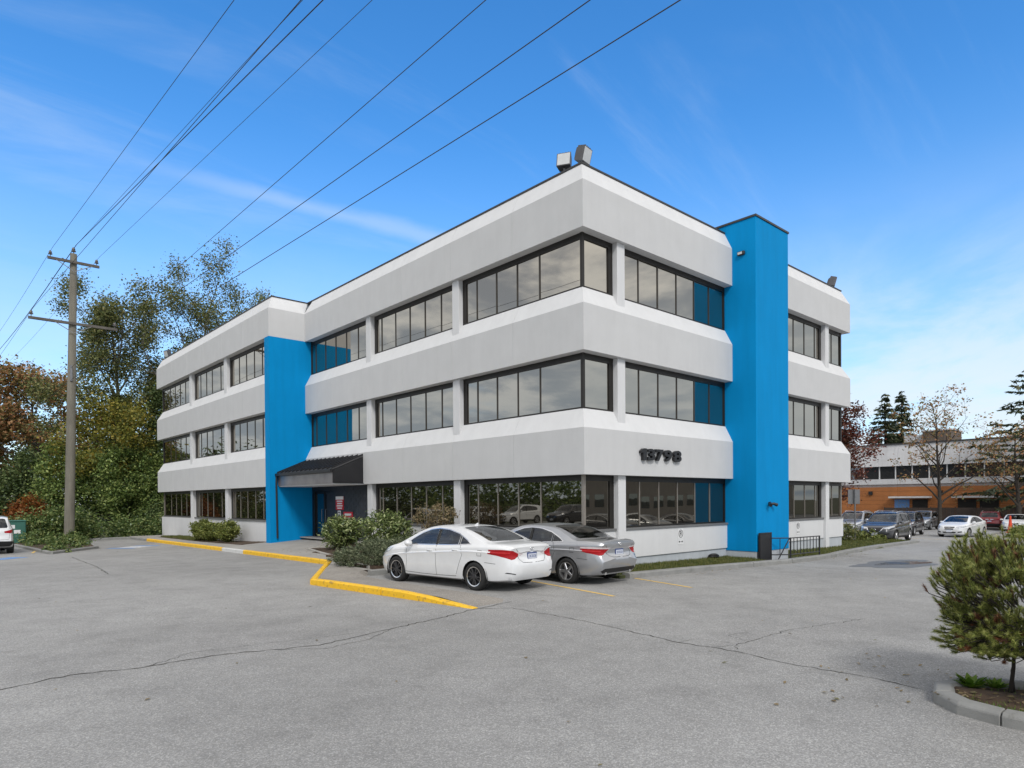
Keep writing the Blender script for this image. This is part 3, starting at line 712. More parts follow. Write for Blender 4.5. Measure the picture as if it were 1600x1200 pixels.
def wheel_parts(rad, wid, style):
    """returns (tyre, rim, lip) builders; axis along y, outer side at +y"""
    ty = MB(); n = 36; rr = rad * .70
    prof = [(rr, -wid * .5), (rad * .90, -wid * .52), (rad * .97, -wid * .44), (rad, -wid * .30), (rad, wid * .30), (rad * .97, wid * .44), (rad * .90, wid * .52), (rr, wid * .5), (rr * .97, wid * .3), (rr * .97, -wid * .3)]
    ty.loft([[(math.cos(2 * math.pi * j / n) * r, y, math.sin(2 * math.pi * j / n) * r) for (r, y) in prof] for j in range(n)] + [[(r, y, 0) for (r, y) in prof]], cap=False)
    lp = MB(); prof = [(rr, wid * .50), (rr * .99, wid * .53), (rr * .90, wid * .50), (rr * .885, wid * .30), (rr * .90, wid * .1), (rr * .99, wid * .1)]
    lp.loft([[(math.cos(2 * math.pi * j / n) * r, y, math.sin(2 * math.pi * j / n) * r) for (r, y) in prof] for j in range(n)] + [[(r, y, 0) for (r, y) in prof]], cap=False)
    sp = MB(); k = 5 if style != 'multi' else 9
    for i in range(k):
        for s in ((-1, 1) if style == 'twin' else (0,)):
            a = 2 * math.pi * i / k + .3; da = s * .16
            p0 = Vector((math.cos(a + da * .9) * rr * .2, wid * .40, math.sin(a + da * .9) * rr * .2)); p1 = Vector((math.cos(a + da * 1.5) * rr * .93, wid * .44, math.sin(a + da * 1.5) * rr * .93))
            dv = (p1 - p0).normalized(); sd_ = dv.cross(Vector((0, 1, 0))); w0 = rr * (.085 if style == 'twin' else .13 if style == 'multi' else .18); w1 = w0 * .8
            sp.loft([[p0 + sd_ * w0, p0 + sd_ * w0 * .7 + Vector((0, .02, 0)), p0 - sd_ * w0 * .7 + Vector((0, .02, 0)), p0 - sd_ * w0, p0 - Vector((0, .05, 0))], [p1 + sd_ * w1, p1 + sd_ * w1 * .7 + Vector((0, .012, 0)), p1 - sd_ * w1 * .7 + Vector((0, .012, 0)), p1 - sd_ * w1, p1 - Vector((0, .05, 0))]])
    hub = MB(); hub.loft([[(math.cos(2 * math.pi * j / 16) * r, y, math.sin(2 * math.pi * j / 16) * r) for j in range(16)] for (r, y) in ((rr * .26, wid * .2), (rr * .26, wid * .42), (rr * .2, wid * .49), (rr * .05, wid * .50))])
    disc = MB(); disc.loft([[(math.cos(2 * math.pi * j / 24) * r, y, math.sin(2 * math.pi * j / 24) * r) for j in range(24)] for (r, y) in ((rr * .93, -wid * .3), (rr * .93, wid * .10), (rr * .3, wid * .12))])
    return ty, lp, sp, hub, disc

def make_car(P):
    """body surface lofted from profile curves, then cut into panels, glass and lamps; front along +x"""
    L0, L1 = P['tail'], P['nose']
    nx = 64
    # denser stations at both ends
    us = [0.5 - 0.5 * math.cos(math.pi * i / nx) for i in range(nx + 1)]
    xs = [L0 + (L1 - L0) * (.5 * u + .5 * i / nx) for i, u in enumerate(us)]
    rings = []
    for x in xs:
        W = pchip(P['plan'], x); zt = pchip(P['top'], x); zs = min(pchip(P['belt'], x), zt - .025); zb = pchip(P['bot'], x)
        Ws = W * P.get('wsh', .955); kt = P.get('tumble', .36); cr = P.get('crown', .05)
        hg = max(zt - zs - cr * min(1, (zt - zs) / .12), .006)
        We = Ws - kt * hg - .03
        zc = pchip(P['crease'], x)
        pts = [(0, zb), (W * .55, zb), (W * .88, zb + .005), (W * .955, zb + .04), (W * .985, zb + .13), (W * 1.0, zb + (zc - zb) * .55), (W * .992, zc - .05), (W * 1.003, zc - .010), (W * .966, zc + .016), (W * .968, (zc + zs) / 2 + .01), (Ws + .004, zs - .018), (Ws - .012, zs + .004)]
        for t in (.2, .4, .6, .8): pts.append((Ws - .02 + (We - Ws + .02) * (t ** 1.12), zs + hg * t))
        pts.append((We, zs + hg)); pts.append((We - .05, zs + hg + (zt - zs - hg) * .38))
        for t in (.78, .55, .28, 0): pts.append((We * t, zt - (zt - zs - hg) * .55 * t * t))
        rings.append([(x, y, z) for y, z in pts])
    nv = len(rings[0])
    bm = bmesh.new(); V = [[bm.verts.new(p) for p in r] for r in rings]
    for i in range(nx):
        for j in range(nv - 1): bm.faces.new((V[i][j], V[i + 1][j], V[i + 1][j + 1], V[i][j + 1]))
    # end caps: concentric copies of the end sections
    for (ring, sgn, bul) in ((V[0], -1, P['rbulge']), (V[-1], 1, P['fbulge'])):
        zc = sum(v.co.z for v in ring) / nv * .5 + .5 * (max(v.co.z for v in ring) + min(v.co.z for v in ring)) / 2
        prev = ring; K = 7
        for k in range(1, K + 1):
            s = 1 - k / (K + .6); cur = []
            for v in ring:
                cur.append(bm.verts.new((v.co.x + sgn * bul * (1 - s ** 2.6), v.co.y * s, zc + (v.co.z - zc) * s)))
            for j in range(nv - 1):
                f = (prev[j], prev[j + 1], cur[j + 1], cur[j]); bm.faces.new(f if sgn > 0 else f[::-1])
            prev = cur
        c = bm.verts.new((prev[0].co.x + sgn * .002, 0, zc))
        for j in range(nv - 1):
            f = (prev[j], prev[j + 1], c); bm.faces.new(f if sgn > 0 else f[::-1])
    for v in bm.verts:                                   # front and rear faces in side view
        for prof, x0, sg in ((P['rear_prof'], L0, -1), (P['front_prof'], L1, 1)):
            w = 1 - min(1, max(0, (v.co.x - x0) * -sg / .42)); 
            if w > 0: v.co.x += sg * pchip(prof, v.co.z) * w * w * (3 - 2 * w)
    bmesh.ops.recalc_face_normals(bm, faces=bm.faces)
    if sum(f.normal.y * f.calc_area() for f in bm.faces if f.calc_center_median().y > .5) < 0:
        bmesh.ops.reverse_faces(bm, faces=bm.faces)
    bvh = BVHTree.FromBMesh(bm)
    side = lambda f: f.normal.y > .28 and abs(f.calc_center_median().y) > .35
    topf = lambda f: f.normal.z > .15 and f.calc_center_median().z > P['zglass']
    rear = lambda f: f.calc_center_median().x < L0 + .75 and (f.normal.x < -.12)
    frnt = lambda f: f.calc_center_median().x > L1 - .85 and (f.normal.x > .12)
    regs = []                                            # (name, mesh part, material, offset, sub-part of)
    rid = 1
    for (name, poly, view, mat, off) in P['regions']:
        filt = {'side': side, 'top': topf, 'rear': rear, 'front': frnt}[view]
        cut_region(bm, poly, {'side': 'side', 'top': 'top', 'rear': 'end', 'front': 'end'}[view], filt, rid)
        regs.append((rid, name, mat, off)); rid += 1
    # wheel arches
    for wx in P['axles']:
        a = arc(wx, P['rad'] + .005, P['rad'] + P.get('archgap', .045), -75, 255, 22)
        cut_region(bm, a, 'side', lambda f: f.calc_center_median().y > .5 and f.calc_center_median().z < P['rad'] * 2 + .25, 99)
        for f in bm.faces:
            c = f.calc_center_median()
            if c.y > .5 and c.z < P['rad'] and (c.x - wx) ** 2 + (c.z - P['rad']) ** 2 < (P['rad'] + .02) ** 2: f.material_index = 99
    bmesh.ops.delete(bm, geom=[f for f in bm.faces if f.material_index == 99], context='FACES')
    root = thing(P['name'], (0, 0, 0), P['label'], P['cat'])
    def take(ids, off=0.0, both=None):
        """copy the faces of some regions into a new mesh; both: mirrored into one mesh, otherwise one side"""
        b2 = bmesh.new(); mp = {}
        for f in bm.faces:
            if f.material_index not in ids: continue
            vs2 = []
            for v in f.verts:
                if v not in mp: mp[v] = b2.verts.new(v.co + v.normal * off)
                vs2.append(mp[v])
            try: b2.faces.new(vs2)
            except ValueError: pass
        if both == 'mirror':
            g = bmesh.ops.duplicate(b2, geom=b2.verts[:] + b2.edges[:] + b2.faces[:])['geom']
            vv = [e for e in g if isinstance(e, bmesh.types.BMVert)]; ff = [e for e in g if isinstance(e, bmesh.types.BMFace)]
            for v in vv: v.co.y *= -1
            bmesh.ops.reverse_faces(b2, faces=ff); bmesh.ops.remove_doubles(b2, verts=b2.verts[:], dist=.0008)
        if both == 'right':
            for v in b2.verts: v.co.y *= -1
            bmesh.ops.reverse_faces(b2, faces=b2.faces[:])
        me = bpy.data.meshes.new('panel'); b2.to_mesh(me); b2.free()
        me.polygons.foreach_set('use_smooth', [True] * len(me.polygons)); me.set_sharp_from_angle(angle=R(38)); return me
    bm.normal_update()
    def mk(name, me, mat, parent):
        me.materials.append(mat); o = bpy.data.objects.new(name, me); link(o, parent); LOC[o] = Vector((0, 0, 0)); return o
    paintm = M[P['paint']]
    body = mk('body', take({0}, 0, 'mirror'), paintm, root)
    doors = {}
    for rid_, name, mat, off in regs:
        mt = paintm if mat == 'paint' else M[mat]
        if name in ('windscreen', 'rear_window', 'grille', 'rear_valance', 'front_valance', 'sunroof', 'boot_lid', 'centre_lamp', 'lower_grille', 'grille_trim'):
            mk(name, take({rid_}, off, 'mirror'), mt, root)
        else:
            for sd_ in (None, 'right'):
                par = root
                if name.startswith('door') or name == 'front_door' or name == 'rear_door': pass
                o = mk(name, take({rid_}, off, sd_), mt, root)
                if name in ('front_door', 'rear_door'): doors[name, sd_] = o
    def hit(x, z, off=.003):
        h = bvh.ray_cast(Vector((x, 3, z)), Vector((0, -1, 0)));
        return None if h[0] is None else h[0] + h[1] * off
    def hit_end(y, z, sg, off=.003):
        h = bvh.ray_cast(Vector((sg * 6, y, z)), Vector((-sg, 0, 0)))
        return None if h[0] is None else h[0] + h[1] * off
    def seam(pts, w, mat, name, closed=False, hf=hit, dense=.05, parent=root, mirror=True, off=.0022):
        if closed: pts = pts + [pts[0]]
        P3 = []
        for a, b in zip(pts[:-1], pts[1:]):
            n = max(1, int(math.hypot(b[0] - a[0], b[1] - a[1]) / dense))
            for i in range(n): P3.append((a[0] + (b[0] - a[0]) * i / n, a[1] + (b[1] - a[1]) * i / n))
        P3.append(pts[-1]); mb = MB(); Ls, Rs = [], []
        for i, p in enumerate(P3):
            a = P3[max(i - 1, 0)]; c = P3[min(i + 1, len(P3) - 1)]; dx, dz = c[0] - a[0], c[1] - a[1]; l = math.hypot(dx, dz) or 1
            q = (-dz / l * w / 2, dx / l * w / 2); u = hf(p[0] + q[0], p[1] + q[1], off); v = hf(p[0] - q[0], p[1] - q[1], off)
            if u is None or v is None: continue
            Ls.append(u); Rs.append(v)
        n = len(Ls)
        if n < 2: return
        fs = [(i, i + 1, n + i + 1, n + i) for i in range(n - 1)]
        mb.add(Ls + Rs, fs)
        if mirror:
            m2 = MB(); m2.add([(v[0], -v[1], v[2]) for v in Ls + Rs], [f[::-1] for f in fs]); m2.build(name, mat, parent, off=(0, 0, 0))
        return mb.build(name, mat, parent, off=(0, 0, 0))
    for s_ in P.get('seams', []): seam(s_, .009, M['seam'], 'panel_gap')
    for s_, w, mat in P.get('trims', []): seam(s_, w, M[mat], 'window_trim', off=.004)
    for s_ in P.get('rear_seams', []): seam(s_, .009, M['seam'], 'boot_gap', hf=lambda y, z, o: hit_end(y, z, -1, o))
    for s_, w, mat in P.get('rear_trims', []): seam(s_, w, M[mat], 'boot_trim', hf=lambda y, z, o: hit_end(y, z, -1, o), off=.006)
    for s_, w, mat in P.get('front_trims', []): seam(s_, w, M[mat], 'front_trim', hf=lambda y, z, o: hit_end(y, z, 1, o), off=.008)
    # handles
    for x, z, nm in P.get('handles', []):
        h = hit(x, z, .012)
        if h is None: continue
        for sg, sd_ in ((1, None), (-1, 'right')):
            mb = MB(); mb.tube([(h.x - .11, sg * (h.y - .02), z), (h.x - .085, sg * (h.y + .012), z + .003), (h.x + .085, sg * (h.y + .012), z + .006), (h.x + .11, sg * (h.y - .02), z + .004)], .014, 7)
            mb.build('handle', paintm if not P.get('chrome_handles') else M['chrome'], doors.get((nm, sd_), root), smooth=True, off=(0, 0, 0))
    # mirrors
    mx, mz = P['mirror']; h = hit(mx, mz - .02)
    for sg in (1, -1):
        mb = MB(); y0 = (h.y if h else .8)
        rings_ = []
        for t, rx, rz, yy in ((0, .02, .02, .0), (.2, .06, .05, .03), (.5, .095, .075, .09), (.85, .085, .07, .19), (1, .04, .035, .225)):
            rings_.append([(mx + .02 + rx * math.cos(a) - .02 * t, sg * (y0 + yy), mz + .04 + rz * math.sin(a)) for a in [2 * math.pi * q / 12 for q in range(12)]])
        mb.loft(rings_); mo = mb.build('mirror', paintm, root, smooth=True, off=(0, 0, 0))
        mb = MB(); mb.ell((mx - .055, sg * (y0 + .115), mz + .04), .012, .085, .055, 12, 8); mb.build('mirror_glass', M['car_glass_dark'], mo, smooth=True, off=(0, 0, 0))
    # wheels and dark wheel housings
    parts = wheel_parts(P['rad'], P['wid'], P['rim'])
    meshes = None
    for wx in P['axles']:
        for sg in (1, -1):
            W = pchip(P['plan'], wx); yc = sg * (W - P['wid'] * .56)
            if meshes is None:
                t0 = parts[0].build('wheel', M['tyre'], root, smooth=True, off=(0, 0, 0)); a1 = parts[1].build('rim_lip', M[P.get('lip', 'rim_silver')], t0, smooth=True, off=(0, 0, 0), autosm=30)
                a2 = parts[2].build('spokes', M[P.get('spoke', 'rim_silver')], t0, off=(0, 0, 0)); a3 = parts[3].build('hub_cap', M[P.get('spoke', 'rim_silver')], t0, smooth=True, off=(0, 0, 0), autosm=30); a4 = parts[4].build('brake_disc', M['rim_dark'], t0, smooth=True, off=(0, 0, 0), autosm=30)
                meshes = t0; o = t0
            else: o = copy_tree(meshes, root)
            o.location = (wx, yc, P['rad']); o.rotation_euler = (0, rnd.uniform(0, 3), 0 if sg > 0 else math.pi)
            mb = MB(); ra = P['rad'] + .075; mb.loft([[(wx + ra * math.cos(R(a)), sg * y, P['rad'] + ra * math.sin(R(a))) for a in range(-20, 201, 20)] for y in (W - .025, W - .36)] + [[(wx + .02 * math.cos(R(a)), sg * (W - .37), P['rad'] + .02 * math.sin(R(a))) for a in range(-20, 201, 20)]], cap=False, closed=False)
            mb.build('wheel_housing', M['seam'], root, off=(0, 0, 0))
    # plates, badges
    if 'rear_plate' in P:
        z = P['rear_plate']; h = hit_end(0, z, -1, .006); sl = P.get('plate_tilt', .0)
        mb = MB(); mb.box(h.x - .012, h.x + .02, -.16, .16, z - .08, z + .08); pl_ = mb.build('number_plate', M['plate_blue'], root, off=(0, 0, 0))
        mb = MB(); mb.box(h.x - .015, h.x - .010, -.145, .145, z - .058, z + .052); mb.build('plate_face', M['plate'], pl_, off=(0, 0, 0))
        rq = random.Random(P['name'])
        for i in range(6):
            y = .105 - i * .042; mb = MB(); mb.box(h.x - .0175, h.x - .0148, y - .013, y + .013, z - .032, z - .022); mb.box(h.x - .0175, h.x - .0148, y - .013, y - .005, z - .022, z + .028); 
            if i % 2: mb.box(h.x - .0175, h.x - .0148, y + .005, y + .013, z - .022, z + .028)
            else: mb.box(h.x - .0175, h.x - .0148, y - .005, y + .013, z + .018, z + .028)
            mb.build('plate_mark', M['plate_blue'], pl_, off=(0, 0, 0))
    if 'front_plate' in P:
        z = P['front_plate']; h = hit_end(0, z, 1, .006); mb = MB(); mb.box(h.x - .05, h.x + .02, -.16, .16, z - .08, z + .08); mb.build('number_plate', M['plate'], root, off=(0, 0, 0), bevel=.006)
    if 'badge' in P:
        for (sg, z, rx, rz) in P['badge']:
            h = hit_end(0, z, sg, .01)
            mb = MB(); mb.tube([(h.x, rx * math.cos(a), z + rz * math.sin(a)) for a in [2 * math.pi * q / 20 for q in range(21)]], .007, 5); mb.obox((h.x, 0, z), (1, 0, 0), (0, 1, .35), (0, -.35, 1), .005, .006, rz); mb.build('badge', M['chrome'], root, smooth=True, off=(0, 0, 0))
    # cabin: floor, dashboard, seats
    c0, c1, zf, wc = P['cabin']
    mb = MB(); mb.box(c0, c1, -wc, wc, .26, .34); mb.box(c1 - .45, c1 - .1, -wc, wc, .34, P['zglass'] - .06); mb.box(c0 - .05, c0 + .3, -wc * .95, wc * .95, .34, P['zglass'] - .02); mb.build('cabin', M['interior'], root, off=(0, 0, 0))
    for x, ys in ((c0 + .55, (-.40, 0, .40)), (c0 + 1.45, (-.37, .37))):
        for y in ys:
            mb = MB(); q = .24 if len(ys) == 2 else .2
            mb.loft([[(x - .02 + t * -.16 + dx, y + dy * k, .45 + t * (P['zglass'] - .45 + .02)) for dx, dy in ((.07, -q), (.07, q), (-.05, q), (-.05, -q))] for t, k in ((0, 1), (.5, 1), (.95, .86))])
            mb.loft([[(x - .17 + dx, y + dy, P['zglass'] + zz) for dx, dy in ((.045, -.12), (.045, .12), (-.045, .12), (-.045, -.12))] for zz in (.05, .11, .23)])
            mb.box(x, x + .48, y - q, y + q, .40, .55); mb.build('seat', M['seat'], root, off=(0, 0, 0), bevel=.03)
    st = MB(); st.tube([(c1 - .48, .37 + .18 * math.cos(a), P['zglass'] - .07 + .17 * math.sin(a)) for a in [2 * math.pi * q / 16 for q in range(17)]], .014, 6); st.build('steering_wheel', M['interior'], root, off=(0, 0, 0))
    if P.get('fin'):
        x = P['fin']; z = pchip(P['top'], x); mb = MB(); mb.loft([[(x - .02, -.022, z - .01), (x + .10, -.018, z - .01), (x + .10, .018, z - .01), (x - .02, .022, z - .01)], [(x - .045, -.006, z + .065), (x - .01, -.006, z + .06), (x - .01, .006, z + .06), (x - .045, .006, z + .065)]]); mb.build('roof_antenna', paintm, root, off=(0, 0, 0))
    for s_ in P.get('rails', []):
        for sg in (1, -1):
            mb = MB(); mb.tube([(x, sg * y, z) for x, y, z in s_], .018, 6); mb.build('roof_rail', M['rim_silver'], root, smooth=True, off=(0, 0, 0))
    if P.get('wiper'):
        mb = MB(); a, b = P['wiper']; mb.tube([a, b], .012, 5); mb.build('wiper', M['black_plastic'], root, off=(0, 0, 0))
    if P.get('exhaust'):
        h = hit_end(.5, P['exhaust'], -1)
        for sg in (1, -1):
            mb = MB(); mb.tube([(L0 + .3, sg * .5, P['exhaust']), (L0 - .02, sg * .5, P['exhaust'])], .04, 10); mb.build('exhaust', M['chrome'], root, off=(0, 0, 0))
    bm.free()
    return root

def side_windows(spec): return spec
# --- white mid-size sedan (coupe-like roof line, long rear window)
SED1 = dict(name='sedan', label='white sedan with black spoked wheels parked beside the yellow kerb', cat='car', paint='car_white',
    tail=-2.30, nose=2.24, axles=(-1.3975, 1.3975), rad=.325, wid=.215, rim='twin', spoke='rim_dark', lip='rim_lip', archgap=.04,
    top=[(-2.30, 1.00), (-2.22, 1.055), (-2.0, 1.085), (-1.78, 1.10), (-1.35, 1.245), (-.95, 1.375), (-.5, 1.452), (-.1, 1.47), (.25, 1.445), (.55, 1.37), (1.0, 1.18), (1.38, 1.02), (1.6, .965), (1.95, .86), (2.15, .765), (2.24, .70)],
    belt=[(-2.30, .95), (-2.0, 1.02), (-1.5, 1.02), (-.8, .985), (.3, .935), (1.2, .90), (1.6, .865), (1.95, .775), (2.24, .64)],
    bot=[(-2.3, .26), (-1.9, .22), (0, .20), (1.8, .20), (2.24, .23)],
    plan=[(-2.30, .70), (-2.22, .765), (-2.05, .835), (-1.75, .885), (-1.2, .915), (0, .918), (1.0, .915), (1.5, .90), (1.85, .845), (2.1, .735), (2.24, .60)],
    crease=[(-2.3, .88), (-1.4, .90), (0, .83), (1.2, .74), (2.24, .58)],
    rear_prof=[(.2, -.03), (.30, .05), (.50, .09), (.64, .085), (.70, .04), (.80, .012), (.93, .03), (1.0, .07), (1.05, .05), (1.1, 0)], rbulge=.05,
    front_prof=[(.2, .02), (.35, .06), (.5, .09), (.62, .07), (.75, .03), (.9, 0)], fbulge=.05, zglass=1.0,
    regions=[
        ('windscreen', [(1.34, -.2), (1.34, .62), (1.22, .70), (.52, .57), (.46, .5), (.42, -.2)], 'top', 'car_glass', -.006),
        ('rear_window', [(-.72, -.2), (-.72, .50), (-.80, .56), (-1.58, .60), (-1.66, .54), (-1.74, -.2)], 'top', 'car_glass_dark', -.006),
        ('front_window', [(.95, .985), (1.02, 1.005), (.80, 1.13), (.5, 1.265), (.22, 1.345), (-.05, 1.375), (-.06, 1.01), (.5, .99)], 'side', 'car_glass', -.006),
        ('rear_side_window', [(-.15, 1.01), (-.14, 1.375), (-.42, 1.355), (-.78, 1.275), (-.86, 1.245), (-.84, 1.035), (-.5, 1.02)], 'side', 'car_glass', -.006),
        ('quarter_window', [(-.91, 1.04), (-.92, 1.22), (-1.12, 1.13), (-1.24, 1.06)], 'side', 'car_glass_dark', -.006),
        ('front_door', [(1.02, .30), (.96, .55), (1.0, .86), (.90, .97), (.5, .975), (-.10, .995), (-.14, .30)], 'side', 'paint', .0),
        ('rear_door', [(-.15, .30), (-.11, .995), (-.5, 1.005), (-.92, 1.02), (-1.02, .80), (-.88, .48), (-.80, .30)], 'side', 'paint', .0),
        ('tail_lamp', [(.93, .90), (.93, .945), (.78, .955), (.60, .925), (.44, .86), (.46, .80), (.58, .745), (.68, .735), (.80, .80)], 'rear', 'tail_red', .004),
        ('reversing_lamp', [(.60, .92), (.45, .86), (.46, .80), (.38, .81), (.30, .85), (.42, .895)], 'rear', 'tail_clear', .003),
        ('headlamp', [(.60, .60), (.50, .66), (.56, .72), (.72, .80), (.86, .86), (.84, .76), (.72, .64)], 'front', 'head_clear', .003),
        ('reflector', [(.78, .44), (.60, .405), (.58, .42), (.76, .46)], 'rear', 'black_plastic', .003),
    ],
    seams=[[(1.02, .30), (.96, .55), (1.0, .86), (.98, .97)], [(1.02, .30), (.4, .285), (-.14, .285), (-.80, .30)], [(-.14, .29), (-.10, 1.0)], [(-.80, .30), (-.88, .48), (-1.02, .80), (-.93, 1.02)],
           [(-1.62, .80), (-1.62, .92), (-1.50, .92), (-1.50, .80), (-1.62, .80)], [(-2.02, .64), (-1.75, .66), (-1.72, .66)]],
    trims=[([(1.02, 1.005), (.80, 1.135), (.5, 1.272), (.22, 1.352), (-.06, 1.382), (-.42, 1.362), (-.80, 1.280), (-1.12, 1.14), (-1.26, 1.055)], .022, 'chrome'), ([(1.0, .982), (.5, .984), (-.5, 1.012), (-1.26, 1.045)], .016, 'chrome'), ([(-.105, 1.0), (-.10, 1.375)], .085, 'seam'), ([(-.88, 1.03), (-.89, 1.235)], .04, 'seam')],
    rear_seams=[[(.48, .83), (.45, .74), (.36, .66), (0, .645)], [(.44, .88), (.56, 1.0)]], rear_trims=[([(.42, .865), (.2, .885), (0, .888)], .018, 'chrome')],
    handles=[(.10, .855, 'front_door'), (-.78, .895, 'rear_door')], mirror=(.80, .97), cabin=(-1.5, 1.3, .3, .72), rear_plate=.79, fin=-.62, badge=[(-1, .955, .055, .032)])
# --- silver mid-size sedan, more upright, wide lamps
SED2 = dict(SED1); SED2.update(name='sedan', label='silver sedan parked between the white sedan and the building corner', paint='car_silver', rim='plain', spoke='rim_silver', lip='rim_silver', rad=.325,
    top=[(-2.30, 1.03), (-2.22, 1.09), (-2.0, 1.105), (-1.72, 1.11), (-1.30, 1.27), (-.95, 1.40), (-.5, 1.462), (-.1, 1.478), (.25, 1.46), (.55, 1.39), (1.0, 1.19), (1.38, 1.03), (1.6, .98), (1.95, .89), (2.15, .80), (2.24, .72)],
    crease=[(-2.3, .84), (-1.4, .86), (0, .82), (1.2, .76), (2.24, .62)], belt=[(-2.30, .985), (-2.0, 1.04), (-1.5, 1.02), (-.8, .975), (.3, .935), (1.2, .905), (1.6, .87), (1.95, .79), (2.24, .66)],
    rear_prof=[(.2, -.06), (.30, -.01), (.42, .06), (.55, .10), (.66, .105), (.72, .03), (.80, .0), (.93, .03), (1.02, .07), (1.08, .05), (1.12, 0)],
    regions=[r for r in SED1['regions'] if r[0] not in ('tail_lamp', 'reversing_lamp', 'reflector', 'rear_window')] + [
        ('rear_window', [(-.72, -.2), (-.72, .52), (-.80, .58), (-1.50, .62), (-1.58, .56), (-1.66, -.2)], 'top', 'car_glass_dark', -.006),
        ('tail_lamp', [(.93, .905), (.80, .90), (.40, .885), (.46, .86), (.60, .76), (.72, .74), (.84, .80)], 'rear', 'tail_red', .004),
        ('tail_lamp_strip', [(.93, .945), (.80, .945), (.36, .92), (.40, .888), (.80, .903), (.93, .908)], 'rear', 'tail_clear', .004),
        ('rear_valance', [(-.05, .30), (.62, .30), (.70, .36), (.60, .42), (-.05, .42)], 'rear', 'black_plastic', .002)],
    rear_seams=[[(.50, .80), (.42, .72), (.3, .69), (0, .685)], [(.5, .92), (.60, 1.03)]], rear_trims=[([(.50, .80), (.40, .89), (.2, .90), (0, .90)], .03, 'chrome')], rear_plate=.80, fin=None, badge=[(-1, 1.005, .055, .036)], exhaust=.30)
def put_car(car, x, y, heading, sc=1.0, label=None, group=None):
    car.location = (x, y, G(x, y)); car.rotation_euler = (0, 0, R(heading)); car.scale = (sc, sc, sc)
    if label: car['label'] = label
    if group: car['group'] = group
    return car
put_car(make_car(SED1), -3.56, 1.16, 96.2, 1.04)
put_car(make_car(SED2), -.80, .66, 93, 1.035)
